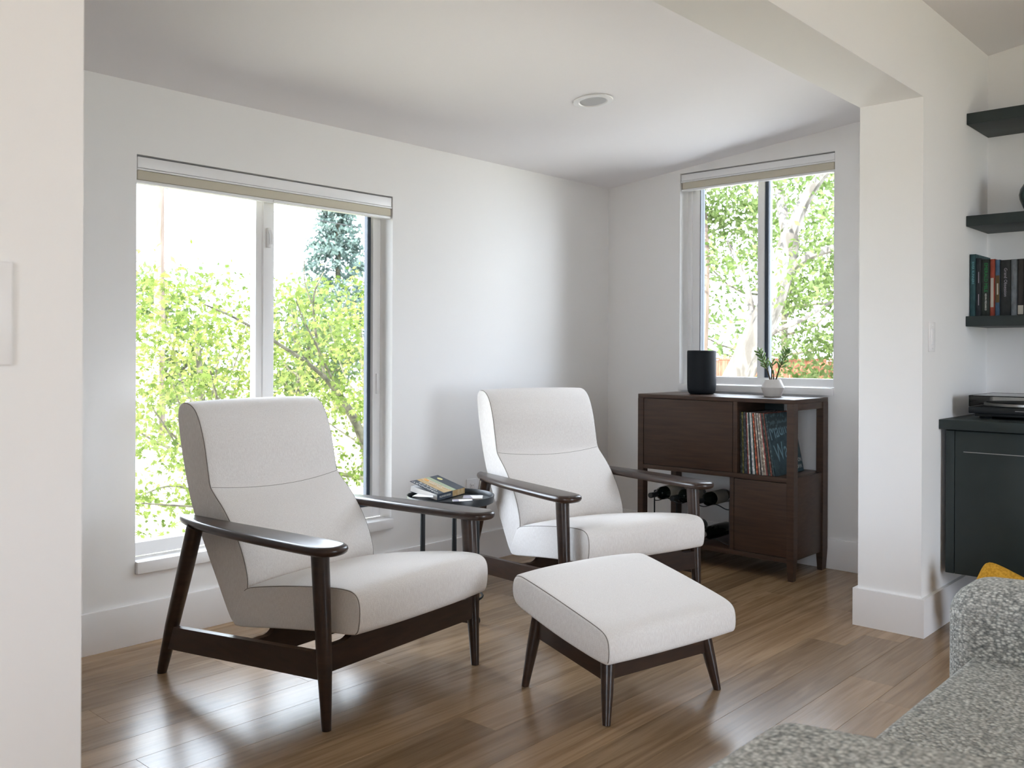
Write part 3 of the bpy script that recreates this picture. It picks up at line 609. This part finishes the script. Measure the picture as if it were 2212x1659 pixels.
M['denim'] = mat('blue_sleeve', (.030, .060, .075), .5, .4, var=((30, 30, 40), (.045, .085, .105), 4, .4, .6)); M['sleeve_ink'] = mat('sleeve_blue_ink', (.20, .34, .42), .6, .3)
lean = math.radians(11.5); lp = empty('record_sleeve', (-.405, yb_-.010, .5158), 0, 'dark teal record sleeve with pale lettering, foremost of the leaning records', 'record', 'records in the cabinet cubby')
lp.rotation_euler = (-lean, 0, 0)
MB().box(0, .318, -.002, .002, 0, .318, .0006).build('sleeve', M['denim'], lp)
def lt_(s_, size, x, z, mk, rot, sx=1): 
    c, s2 = math.cos(rot), math.sin(rot)
    text(s_, size, M[mk], lp, matrix=frame_matrix((x, -.0022, z), (c, 0, s2), (-s2, 0, c)), depth=.0002, align='LEFT', sx=sx)
lt_('Madman', .115, .006, .215, 'sleeve_ink', .16, .75); lt_('Water', .13, .030, .105, 'sleeve_ink', .16, .75)
lt_('ELTON', .030, .225, .062, 'white_ink', 0, .9); lt_('JOHN', .030, .235, .028, 'white_ink', 0, .9)

# wine rack with bottles in the lower cubby
wr = empty('wine_rack', (-.25, -.84, .114), 0, 'low dark wire rack holding bottles inside the cabinet', 'rack')
for x in (-.13, .10):
    for k, z in enumerate((.012, .196)):
        pts = []
        for j in range(49):
            yy = -.235+.47*j/48; pts.append((x, yy, z+.010+.010*math.cos((yy)/.15*2*math.pi)))
        MB().tube(pts, .003, 6).build('cradle_rail', M['black'], wr)
    for yy in (-.235, .235): MB().tube([(x, yy, .0), (x, yy, .25)], .004, 8).build('upright', M['black'], wr)
for yy in (-.235, .235):
    for z in (.012, .25): MB().tube([(-.13, yy, z), (.10, yy, z)], .0035, 8).build('tie_bar', M['black'], wr)
def bottle(y, z, x, lab, mk='label', foil='black', seal=False):
    e = empty('wine_bottle', (x, y, z), 0, lab, 'bottle', 'bottles on the cabinet rack')
    r_ = .0365
    MB().lathe([(0, .296), (.0, .290), (.025, .293), (r_-.002, .299), (r_, .290), (r_, .115), (r_-.003, .102), (.024, .086), (.0155, .073), (.0140, .060), (.0138, .0)], n=28, axis='x').build('glass_body', M['glassdark'], e)
    MB().lathe([(r_+.0004, .150), (r_+.0006, .151), (r_+.0006, .268), (r_+.0004, .269)], n=28, axis='x').build('label_wrap', M[mk], e)
    MB().lathe([(0, -.003), (.013, -.003), (.0148, -.001), (.0152, .0), (.0152, .012), (.0146, .014), (.0146, .055), (.0142, .056)], n=24, axis='x').build('foil_cap', M[foil], e)
    return e
z1, z2 = .114+.012+.0435, .114+.196+.0435
bottle(-.84-.105, z2, -.492, 'dark wine bottle with cream label on the upper rack tier, nearest the cabinet door')
bottle(-.84+.045, z2, -.500, 'dark wine bottle on the upper rack tier, middle of three')
bottle(-.84+.190, z2, -.490, 'dark wine bottle on the upper rack tier, farthest from the cabinet door')
bottle(-.84-.105, z1, -.470, 'dark green wine bottle with silver cap on the lower rack tier', 'glassdark', 'foil')
bottle(-.84+.045, z1, -.480, 'dark wine bottle on the lower rack tier, middle of three', 'glassdark')
bottle(-.84+.190, z1, -.480, 'dark wine bottle on the lower rack tier, farthest from the cabinet door', 'glassdark')

# speaker on the cabinet
sp_ = empty('smart_speaker', (-.205, -.800, .908), math.radians(42.2-90), 'black rounded cylindrical speaker on top of the wooden cabinet', 'speaker')
MB().lathe([(0, .0), (.060, .0005), (.069, .004), (.076, .014), (.0795, .030), (.081, .060), (.0815, .20), (.0815, .238), (.0805, .2425)], n=56, sy=.80).build('grille_body', M['speaker'], sp_)
MB().lathe([(.0800, .2423), (.0800, .2445), (.078, .2455), (0, .2455)], n=56, sy=.80).build('top_cap', M['black'], sp_)
MB().tube([(.006*math.cos(t), .006*math.sin(t), .2458) for t in [2*math.pi*k/16 for k in range(16)]], .0005, 5, closed=True).build('touch_mark', M['white_ink'], sp_)

# potted succulent
pp = empty('potted_succulent', (-.190, -1.222, .908), 0, 'small green finger-leaf succulent in a faceted white pot on the cabinet', 'plant')
n = 8; mb = MB(); vs = []; prof = [(.040, 0), (.044, .002), (.060, .045), (.0605, .050), (.042, .091), (.040, .0925), (.037, .091), (.036, .078)]
mb.lathe(prof, n=n*4); 
mb.build('pot', M['ceramic'], pp, smooth=25)
MB().lathe([(0, .081), (.037, .079), (.036, .075)], n=24).build('soil', M['soil'], pp)
lr = random.Random(11)
def finger(base, d, ln, r_):
    d = d.normalized(); u = d.orthogonal().normalized(); bend = Vector((0, 0, 1))*ln*.12
    pts = [base, base+d*ln*.25, base+d*ln*.6+bend*.4, base+d*ln*.9+bend*.9, base+d*ln+bend]
    return MB().tube(pts, [r_*.45, r_*.75, r_, r_*.95, r_*.35], 7)
# lateral axis in view is roughly (.67,-.74)
la_ = Vector((.672, -.741, 0)); dp_ = Vector((.741, .672, 0))
for (dl_, hh, cnt, b0) in ((-.072, .160, 27, -.010), (.076, .168, 27, .014), (-.004, .105, 5, -.006), (.006, .045, 2, .004)):
    p0 = la_*b0+Vector((0, 0, .078)); p3 = la_*dl_+Vector((0, 0, .078+hh)); p1 = p0.lerp(p3, .35)+Vector((0, 0, .015)); p2 = p0.lerp(p3, .7)+Vector((0, 0, .010))
    st_ = MB().tube([p0, p1, p2, p3], [.0042, .0036, .0030, .0018], 8).build('stem', M['stem'], pp)
    for k in range(cnt):
        f = .30+.70*(k+.5)/cnt if cnt > 10 else .45+.55*(k+.5)/cnt
        seg = [p0, p1, p2, p3]; q = f*3; i = min(2, int(q)); pos = seg[i].lerp(seg[i+1], q-i); ax = (seg[i+1]-seg[i]).normalized()
        ang = k*2.4; side = ax.orthogonal().normalized(); side = Matrix.Rotation(ang, 3, ax) @ side
        dirv = (side*(1.0-.25*f)+ax*(.45+.25*f)).normalized()
        finger(pos, dirv, lr.uniform(.030, .042)*(1.1-.35*f), lr.uniform(.0038, .0048)).build('leaf', M['succ'], st_)

# ---------------------------------------------------------------- right alcove: shelves, books, wall cabinet, turntable
for z0, z1, lab in ((2.167, 2.217, 'dark slate floating shelf, the top empty one'), (1.711, 1.758, 'dark slate floating shelf carrying the round vase'), (1.264, 1.309, 'dark slate floating shelf carrying the row of books')):
    tag(MB().box(-.335, 0, -3.45, YD0-.001, z0, z1, .0015).build('floating_shelf', M['slate']), lab, 'shelf', 'dark floating shelves on the right')
vz = empty('round_vase', (-.15, -2.478, 1.758), 0, 'round dark green glazed vase on the middle floating shelf', 'vase')
MB().lathe([(0, 0), (.035, 0), (.04, .004), (.070, .035), (.085, .075), (.088, .095), (.083, .120), (.065, .150), (.042, .168), (.034, .174), (.033, .183), (.040, .190), (.036, .191), (.028, .182), (.028, .172), (0, .165)], n=44).build('vase_body', M['ball'], vz)
MB().tube([(.0355*math.cos(t), .0355*math.sin(t), .187) for t in [2*math.pi*k/28 for k in range(28)]], .003, 6, closed=True).build('rim', M['ball'], vz)
books = [(.024, .281, .23, (.022, .062, .070), 'teal hardback about river runners, first from the left on the shelf', [('RIVER RUNNERS', .014, 'teal_ink', .70)]),
         (.022, .262, .21, (.014, .018, .022), 'thin black book, second from the left on the shelf', []),
         (.034, .255, .19, (.016, .022, .018), 'black book with green title lettering, third on the shelf', [('EMERALD MILE', .020, 'green_ink', .68), ('KEVIN FEDARKO', .010, 'white_ink', .25)]),
         (.020, .254, .19, (.24, .045, .025), 'red-orange spined book, fourth on the shelf', []),
         (.018, .250, .19, (.045, .085, .14), 'blue book with brown label band, fifth on the shelf', []),
         (.043, .247, .19, (.012, .014, .014), 'thick black book with faint serif title, sixth on the shelf', [('Grand Obsession', .018, 'coaster', .60)]),
         (.024, .248, .18, (.11, .125, .14), 'grey-blue landscape-covered book, seventh on the shelf', []),
         (.025, .248, .18, (.016, .014, .013), 'black book with tan foot band, eighth on the shelf', []),
         (.030, .248, .18, (.020, .016, .014), 'dark book with white script title, ninth on the shelf', [('There\'s This River', .016, 'white_ink', .55)]),
         (.028, .246, .18, (.05, .03, .02), 'brown book at the frame edge, tenth on the shelf', [])]
yb = YD0-.004
for th, h, dpt, c, lab, txt in books:
    e = empty('shelf_book', (-.285, yb-th/2, 1.309), 0, lab, 'book', 'books on the floating shelf')
    bm_ = mat('book_cloth', c, .55, .35, var=((60, 60, 25), tuple(v*1.5+.004 for v in c), 3, .4, .65))
    mb = MB().box(0, dpt, -th/2, -th/2+.0025, 0, h).box(0, dpt, th/2-.0025, th/2, 0, h).box(0, .003, -th/2, th/2, 0, h, .001); mb.build('cover', bm_, e)
    MB().box(.003, dpt-.004, -th/2+.0026, th/2-.0026, .004, h-.004).build('page_block', M['paper'], e, smooth=0)
    for s_, size, mk, fz in txt:
        if s_: text(s_, min(size, th*.75), M[mk], e, matrix=frame_matrix((-.0005, 0, h*fz), (0, 0, -1), (0, -1, 0)), depth=.0002)
    if 'tan foot' in lab: MB().box(-.0006, .0002, -th/2+.002, th/2-.002, .006, .045).build('foot_band', M['label'], e, smooth=0)
    if 'brown label' in lab: MB().box(-.0006, .0002, -th/2+.001, th/2-.001, .06, .18).build('label_band', M['stem'], e, smooth=0)
    if 'brown label' in lab: MB().box(-.0009, .0001, -.003, .003, .095, .145).build('pale_strip', M['label'], e, smooth=0)
    if 'thin black' in lab:
        for za, zb3 in ((.15, .20), (.05, .10)): MB().box(-.0005, .0002, -.0015, .0015, za, zb3).build('pale_strip', M['coaster'], e, smooth=0)
    if 'red-orange' in lab: MB().box(-.0006, .0002, -.004, th/2-.002, .04, .17).build('label_band', M['label'], e, smooth=0)
    yb -= th+.0012

wc = empty('wall_cabinet', (-.33, -2.9, .22), 0, 'dark slate wall-hung cabinet under the floating shelves', 'cabinet')
def WC(nm, mk, x0, x1, y0, y1, z0, z1, bv=.0015, parent=None): return MB().box(x0+.33, x1+.33, y0+2.9, y1+2.9, z0-.22, z1-.22, bv).build(nm, M[mk], parent or wc)
WC('carcass', 'slate', -.650, 0, -3.6, -2.240, .225, .822)
ct_ = WC('countertop', 'slate', -.697, 0, -3.62, YD0-.001, .826, .866)
WC('end_stile', 'slate', -.672, -.651, -2.274, -2.240, .225, .820)
dr = WC('door', 'slate', -.672, -.652, -2.93, -2.2765, .225, .820)
WC('edge_pull', 'chrome', -.675, -.6715, -2.86, -2.31, .733, .736, 0, dr)
dr = WC('door', 'slate', -.672, -.652, -3.59, -2.9335, .225, .820); WC('edge_pull', 'chrome', -.675, -.6715, -3.5, -2.98, .733, .736, 0, dr)

tt = empty('turntable', (-.36, -2.505, .866), 0, 'black turntable with clear dust cover on the dark cabinet', 'turntable')
MB().box(-.18, .18, -.215, .215, .022, .050, .004).build('plinth', M['black'], tt)
MB().box(-.165, .165, -.195, .195, .010, .023, .003).build('base', M['black'], tt)
for x in (-.13, .13):
    for y in (-.16, .16): MB().lathe([(.024, 0), (.026, .004), (.022, .011)], n=20).build('foot', M['black'], tt, loc=(x, y, 0))
pl = MB().lathe([(0, .052), (.147, .052), (.149, .054), (.149, .064), (.146, .066), (0, .066)], n=56).build('platter', M['chrome'], tt, loc=(-.01, .045, 0))
MB().lathe([(0, .0662), (.141, .0662), (.141, .0685), (0, .0685)], n=48).build('mat', M['black'], pl)
ta = MB().lathe([(.018, .050), (.018, .072), (.012, .076), (0, .076)], n=20); ta.build('tonearm_base', M['black'], tt, loc=(.11, -.155, 0))
MB().tube([(.14, -.155, .084), (.02, -.155, .084), (-.10, -.125, .080)], .0035, 8).build('tonearm', M['chrome'], tt)
MB().box(-.1808, -.1795, -.06, .035, .036, .0385).build('name_strip', M['chrome'], tt, smooth=0)
dc = MB(); x0, x1, y0, y1, z0, z1, t = -.178, .178, -.213, .213, .051, .098, .003
dc.box(x0, x1, y0, y1, z1-t, z1).box(x0, x0+t, y0, y1, z0, z1-t).box(x1-t, x1, y0, y1, z0, z1-t).box(x0+t, x1-t, y0, y0+t, z0, z1-t).box(x0+t, x1-t, y1-t, y1, z0, z1-t)
dc.build('dust_cover', M['smoke'], tt, smooth=0)
eg = MB()
for a_, b_ in (((x0, y0), (x0, y1)), ((x0, y1), (x1, y1)), ((x1, y1), (x1, y0)), ((x1, y0), (x0, y0))): eg.tube([(*a_, z1), (*b_, z1)], .0009, 5)
eg.tube([(x0, y1, z0), (x0, y1, z1)], .0009, 5).tube([(x0, y0, z0), (x0, y0, z1)], .0009, 5); eg.build('cover_edge', M['dark_ink'], tt)

# mustard pillow on the floor against the wall cabinet
def cushion_mesh(a, b, h, n=24):
    vs = []; fs = []
    for sgn in (1, -1):
        o = len(vs)
        for i in range(n+1):
            for j in range(n+1):
                x, y = 2*i/n-1, 2*j/n-1; pin = 1-.02*(1-x*x)*(abs(y)**3)-.10*(x*x*y*y)**3; pin2 = 1-.02*(1-y*y)*(abs(x)**3)-.10*(x*x*y*y)**3
                z = h*((1-x**4)*(1-y**4))**.55; vs.append((x*a*pin2, y*b*pin, sgn*z))
        fs += [((o+i*(n+1)+j), (o+(i+1)*(n+1)+j), (o+(i+1)*(n+1)+j+1), (o+i*(n+1)+j+1))[::sgn] for i in range(n) for j in range(n)]
    bm = bmesh.new(); me = bpy.data.meshes.new('c'); me.from_pydata(vs, [], fs); bm.from_mesh(me); bmesh.ops.remove_doubles(bm, verts=bm.verts, dist=1e-4)
    bm.verts.index_update(); mb = MB().add([v.co[:] for v in bm.verts], [[v.index for v in f.verts] for f in bm.faces]); bm.free(); return mb
pw = cushion_mesh(.142, .136, .055).build('throw_pillow', M['mustard'], smooth=80)
tag(pw, 'mustard yellow knitted pillow peeking over the grey armchair', 'pillow')
pw.matrix_world = Matrix.Translation((-.80, -2.515, .164)) @ Matrix.Rotation(math.radians(90), 4, 'Z') @ Matrix.Rotation(math.radians(78), 4, 'X') @ Matrix.Rotation(math.radians(24), 4, 'Z')

# ---------------------------------------------------------------- grey tweed armchair in the foreground
ga = empty('grey_armchair', (-3.1, -3.4, 0), 0, 'grey tweed upholstered armchair cropped at the lower right corner', 'chair')
def rounded_box(x0, x1, y0, y1, z0, z1, r, seg=6, taper=0.0):
    bm = bmesh.new(); bmesh.ops.create_cube(bm, size=1)
    for q in bm.verts: q.co = Vector(((x0+x1)/2+q.co.x*(x1-x0), (y0+y1)/2+q.co.y*(y1-y0), (z0+z1)/2+q.co.z*(z1-z0)))
    bmesh.ops.bevel(bm, geom=bm.edges[:], offset=r, segments=seg, affect='EDGES', profile=.5)
    bmesh.ops.recalc_face_normals(bm, faces=bm.faces); bm.verts.index_update()
    mb = MB().add([v.co[:] for v in bm.verts], [[v.index for v in f.verts] for f in bm.faces]); bm.free(); return mb
for x0, x1, zt2, y1, sh, rr_ in ((-.79, -.50, .668, .490, .10, .05), (.425, .62, .648, .56, .05, .065)):
    mb = rounded_box(x0, x1, -.42, y1, .12, zt2, rr_)
    mb.v = [(x, y, z+(sh*(y1-y) if z > .3 else 0)) for x, y, z in mb.v]      # the arm rises a little towards the back
    mb.build('arm', M['tweed'], ga, smooth=60)
rounded_box(-.60, .55, -.50, -.22, .12, .86, .08).build('backrest', M['tweed'], ga, smooth=60)
rounded_box(-.560, .440, -.30, .505, .30, .508, .018).build('seat_cushion', M['tweed'], ga, smooth=60)
MB().box(-.54, .44, -.40, .45, .12, .30, .01).build('base', M['tweed'], ga)
for x in (-.7, .55):
    for y in (-.42, .40): MB().tube([(x, y, 0), (x*.97, y*.97, .13)], [.014, .022], 14).build('leg', M['walnut'], ga)

# ---------------------------------------------------------------- outside: trees, fence, pole, neighbour house
nr = np.random.default_rng(5)
def leaves(name, parent, material, centers, size, shape, tilt=1.0):
    """one mesh of leaf blades at the given points; shape = list of 2-D outline points (fan around the first)"""
    C_ = np.asarray(centers, float); N = len(C_); sh = np.array(shape); k = len(sh)
    nrm = nr.normal(size=(N, 3)); nrm[:, 2] = np.abs(nrm[:, 2])*tilt; nrm /= np.linalg.norm(nrm, axis=1)[:, None]
    a = np.cross(nrm, nr.normal(size=(N, 3))); a /= np.linalg.norm(a, axis=1)[:, None]; b = np.cross(nrm, a)
    s = size*nr.uniform(.65, 1.2, N)
    V = C_[:, None, :] + s[:, None, None]*(sh[None, :, 0:1]*a[:, None, :] + sh[None, :, 1:2]*b[:, None, :]) - (s[:, None, None]*.25*((sh**2).sum(1))[None, :, None])*nrm[:, None, :]
    me = bpy.data.meshes.new(name); tri = []
    if k > 4:
        f = np.array([[0, i, i+1 if i+1 < k else 1] for i in range(1, k)])
    else: f = np.array([[0, 1, 2], [0, 2, 3]])
    F = (np.arange(N)[:, None, None]*k + f[None]).reshape(-1, 3)
    me.vertices.add(N*k); me.vertices.foreach_set('co', V.reshape(-1)); me.loops.add(F.size); me.loops.foreach_set('vertex_index', F.reshape(-1).astype(np.int32))
    me.polygons.add(len(F)); me.polygons.foreach_set('loop_start', np.arange(0, F.size, 3, dtype=np.int32)); me.update(); me.validate()
    me.materials.append(material); o = bpy.data.objects.new(name, me); COL.objects.link(o); o.parent = parent; o['kind'] = 'stuff'; return o
star = [(0, 0)]
for i, (an, ln) in enumerate(zip((-130, -85, -40, 0, 40, 85, 130), (.45, .75, .95, 1.05, .95, .75, .45))):
    t = math.radians(an); star.append((ln*math.cos(t), ln*math.sin(t)))
    if i < 6: t2 = math.radians((an+(-130, -85, -40, 0, 40, 85, 130)[i+1])/2); star.append((.30*math.cos(t2), .30*math.sin(t2)))
star.append((-.2, 0))
diamond = [(-1, 0), (0, -.5), (1, 0), (0, .5)]
def clusters(n, per, box, spread, zbias=1.0, keep=None):
    out = []
    (x0, x1), (y0, y1), (z0, z1) = box
    while len(out) < n:
        c = np.array([nr.uniform(x0, x1), nr.uniform(y0, y1), z0+(z1-z0)*nr.uniform()**zbias])
        if keep is None or keep(c): out.append(c)
    return np.concatenate([c + nr.normal(size=(per, 3))*np.array(spread) for c in out]), out

# Japanese maple close to the tall window
mp_ = empty('maple_tree', (.35, 2.45, -.55), 0, 'light green maple filling the lower part of the tall window', 'tree')
o0 = Vector(mp_.location)
def br(pts, r0, r1, par, name='branch', mk='mbark'):
    P = chaikin([tuple(Vector(p)-Vector(par.location)) for p in pts], 2, False); n = len(P)
    return MB().tube(P, [r0+(r1-r0)*i/(n-1) for i in range(n)], 8).build(name, M[mk], par)
br([(.35, 2.45, -.56), (.20, 2.4, -.2), (.0, 2.32, .10), (-.18, 2.3, .55), (-.36, 2.3, .78)], .05, .032, mp_, 'trunk')
br([(-.36, 2.3, .78), (-.56, 2.3, .99), (-.93, 2.25, 1.18), (-1.31, 2.2, 1.36), (-1.6, 2.15, 1.45)], .022, .005, mp_)
br([(-.50, 2.3, .93), (-.60, 2.28, 1.2), (-.67, 2.25, 1.55), (-.56, 2.25, 1.74)], .014, .004, mp_)
br([(-.67, 2.25, 1.5), (-.74, 2.25, 1.65), (-.77, 2.2, 1.83)], .007, .003, mp_)
br([(-.36, 2.3, .78), (-.62, 2.2, 1.12), (-.85, 2.1, 1.37), (-.98, 2.0, 1.5)], .012, .003, mp_)
br([(.0, 2.32, .10), (-.6, 2.5, .25), (-1.2, 2.6, .62), (-1.31, 2.5, .84), (-1.41, 2.4, 1.0)], .02, .005, mp_)
br([(-.9, 2.5, .43), (-1.58, 2.4, .38), (-1.88, 2.3, .77)], .012, .003, mp_)
br([(.0, 2.32, .10), (.15, 2.4, .7), (.2, 2.4, 1.2), (-.1, 2.35, 1.7)], .022, .004, mp_)
br([(.20, 2.4, -.2), (-.8, 2.2, -.05), (-1.6, 2.1, .1), (-2.1, 2.0, .2)], .015, .004, mp_)
def topz(c): return c[2] < 1.62+.18*math.sin(c[0]*5+c[1]) - .12*max(0, -1.2-c[0])
pts, cc = clusters(230, 34, ((-2.5, .9), (1.75, 3.3), (-.45, 1.8)), (.17, .17, .05), 1.0, topz)
leaves('foliage', mp_, M['leaf_maple'], pts-np.array(o0), .043, star, 1.2)

def shrub(name, label, cat, loc, box, n, per, spread, size, mk, shape=diamond, zb=1.0, trunk=True, r=.06):
    e = empty(name, loc, 0, label, cat); pts, cs = clusters(n, per, box, spread, zb)
    leaves('foliage', e, M[mk], pts-np.array(loc), size, shape)
    if trunk:
        L0 = Vector(loc); zt2 = box[2][1]
        br([L0, L0+Vector((.05, .03, (zt2-loc[2])*.4)), L0+Vector((-.05, .05, (zt2-loc[2])*.8))], r, r*.3, e, 'trunk')
        for c in cs[:10]: br([L0+Vector((0, 0, (c[2]-loc[2])*.5)), (L0+Vector(c))/2+Vector((0, 0, .2)), c], r*.35, r*.08, e)
    return e
shrub('garden_shrub', 'yellow-green shrub behind the maple, left side of the tall window', 'shrub', (.3, 5.6, -.55), ((-1.4, 1.25), (4.8, 6.6), (-.5, 1.95)), 120, 42, (.20, .20, .14), .040, 'leaf_yellow')
shrub('garden_shrub', 'yellow-green shrub behind the maple, right side of the tall window', 'shrub', (3.0, 6.2, -.55), ((2.3, 4.9), (5.2, 7.0), (-.5, 2.0)), 110, 42, (.20, .20, .14), .040, 'leaf_yellow')
shrub('far_tree', 'pale green tree far off at the left edge of the tall window', 'tree', (5.6, 17.0, -.55), ((4.6, 6.8), (16.2, 17.8), (.0, 2.9)), 80, 34, (.3, .3, .2), .10, 'leaf_far', r=.12)
shrub('far_tree', 'pale green tree far off in the middle of the tall window', 'tree', (8.4, 15.5, -.55), ((7.8, 10.2), (14.5, 17), (.0, 2.6)), 80, 34, (.3, .3, .2), .10, 'leaf_far', r=.12)
# bluish conifer
cf = empty('conifer_tree', (11.6, 18.2, -.55), 0, 'bluish conifer rising at the upper right of the tall window', 'tree')
br([(11.6, 18.2, -.56), (11.6, 18.2, 3), (11.6, 18.2, 6.4)], .16, .03, cf, 'trunk')
P_ = []
for k in range(330):
    h = nr.uniform(.8, 6.3); a = nr.uniform(0, 2*math.pi); rad = (6.9-h)*.30*nr.uniform(.3, 1); P_.append(np.array([rad*math.cos(a), rad*math.sin(a), h+.3-rad*.15])+nr.normal(size=(30, 3))*np.array((.16, .16, .07)))
leaves('foliage', cf, M['leaf_blue'], np.concatenate(P_), .085, diamond)
# utility pole, cables and house
up_ = empty('utility_pole', (4.05, 14, -.55), 0, 'weathered utility pole beyond the garden at the left', 'pole')
MB().tube([(0, 0, 0), (0, 0, 3), (0, 0, 6.2)], [.12, .10, .085], 14).build('pole_shaft', M['pole'], up_)
MB().box(-.8, .8, -.05, .05, 5.6, 5.72, .01).build('cross_arm', M['pole'], up_)
for k, z in enumerate((4.35, 4.75)):
    mb = MB(); mb.tube([(4.05+(16*t), 14+1.2*t, z-.55+.6-1.2*t*(1-t)*1.2+.3*t) for t in [j/16 for j in range(17)]], .012, 5)
    tag(mb.build('power_cable', M['dark_ink']), ('lower' if k == 0 else 'upper')+' thin power cable crossing the sky in the tall window', 'cable')
nh = empty('neighbour_house', (.6, 13.5, -.55), 0, 'neighbour house with low roof edge seen through the left pane', 'house')
MB().box(-3.2, 2.6, -1.2, 3, 0, 1.75).build('house_wall', M['stucco'], nh, smooth=0)
MB().add([(-3.5, -1.6, 1.70), (2.9, -1.6, 1.70), (2.9, 3.4, 1.70), (-3.5, 3.4, 1.70), (-3.5, .9, 2.6), (2.9, .9, 2.6), (-3.5, -1.6, 1.82), (2.9, -1.6, 1.82), (2.9, 3.4, 1.82), (-3.5, 3.4, 1.82)], [(0,1,2,3),(0,6,7,1),(6,4,5,7),(2,8,9,3),(8,5,4,9),(1,7,5,8,2),(0,3,9,4,6)]).build('roof', M['roofing'], nh, smooth=0)
hw = MB().box(1.3, 2.1, -1.23, -1.19, .7, 1.4).build('window', M['vinyl'], nh, smooth=0); MB().box(1.36, 2.04, -1.24, -1.22, .76, 1.34).build('pane', M['gasket'], hw, smooth=0)

# big tree, slim tree and cedar fence outside the smaller window
bt_ = empty('garden_tree', (8.0, 3.9, -.55), 0, 'large tree with thick leaning trunk outside the smaller window', 'tree')
br([(8, 4.15, -.60), (8, 3.75, .2), (8, 3.38, .77), (8, 3.05, 1.5), (8, 2.75, 2.1), (8, 2.55, 2.9)], .30, .15, bt_, 'trunk', 'bark')
br([(8, 2.70, 2.3), (8.1, 2.3, 2.6), (8.2, 2.0, 2.65), (8.3, 1.4, 2.9)], .09, .04, bt_, 'branch', 'bark')
br([(8, 2.55, 2.85), (8, 2.35, 3.4), (8, 1.95, 3.85), (8, 1.2, 4.3)], .12, .04, bt_, 'branch', 'bark')
br([(8, 2.6, 2.8), (8.1, 2.8, 3.6), (8.2, 3.1, 4.6)], .10, .04, bt_, 'branch', 'bark')
br([(8, 3.2, 1.2), (7.9, 2.7, 1.5), (7.8, 2.3, 1.6), (7.8, 1.8, 1.9)], .05, .02, bt_, 'branch', 'bark')
br([(8, 3.1, 1.4), (8.1, 3.3, 2.2), (8.2, 3.7, 2.9)], .07, .025, bt_, 'branch', 'bark')
pts, cc = clusters(230, 46, ((6.8, 10.2), (.2, 5.6), (1.9, 5.2)), (.22, .22, .13), .9)
pts2, _ = clusters(70, 40, ((8.6, 10.4), (.5, 3.2), (.9, 2.6)), (.18, .18, .14))
pts3, _ = clusters(60, 34, ((9.4, 10.6), (1.5, 4.3), (.4, 1.5)), (.16, .16, .12))
leaves('foliage', bt_, M['leaf_big'], np.concatenate([pts, pts2, pts3])-np.array(bt_.location), .055, diamond)
st2 = empty('garden_tree', (8.0, 4.05, -.55), 0, 'slim brown trunk at the left edge of the smaller window', 'tree')
br([(8, 4.1, -.56), (8, 4.02, .9), (8, 3.97, 2.2), (8.05, 4.02, 3.2), (8.1, 4.2, 4.4)], .09, .05, st2, 'trunk', 'pole')
pts, cc = clusters(40, 40, ((7.6, 8.8), (3.5, 5.0), (3.0, 4.9)), (.2, .2, .15)); leaves('foliage', st2, M['leaf_big'], pts-np.array(st2.location), .055, diamond)
fe = empty('cedar_fence', (11, 4.5, -.55), 0, 'orange cedar board fence low in the smaller window', 'fence')
fb = MB().box(-.010, .010, -.068, .068, 0, 1.56).build('board', M['fence'], fe, smooth=0, loc=(0, -3, 0))
for k in range(1, 50):
    c = fb.copy(); COL.objects.link(c); c.parent = fe; c.location = (R.uniform(-.006, .006), -3+k*.143, R.uniform(-.012, .012))
MB().box(-.03, .012, -3.1, 4.1, 1.56, 1.60).build('cap_rail', M['fence'], fe, smooth=0)
for z in (.4, 1.2): MB().box(.011, .06, -3.1, 4.1, z, z+.09).build('back_rail', M['fence'], fe, smooth=0)
shrub('far_tree', 'pale green tree behind the cedar fence', 'tree', (15, 6.0, -.55), ((13.5, 16.5), (2.5, 9.5), (.8, 5.5)), 130, 34, (.35, .35, .25), .10, 'leaf_far', r=.12)
for k, (za, zb2) in enumerate(((1.55, 1.95), (2.0, 2.15))):
    mb = MB().tube([(9.6, 7.5-10*t, za+(zb2-za)*t-.15*t*(1-t)) for t in [j/12 for j in range(13)]], .008, 5)
    tag(mb.build('power_cable', M['vinyl']), ('lower' if k == 0 else 'upper')+' pale cable crossing the smaller window view', 'cable')
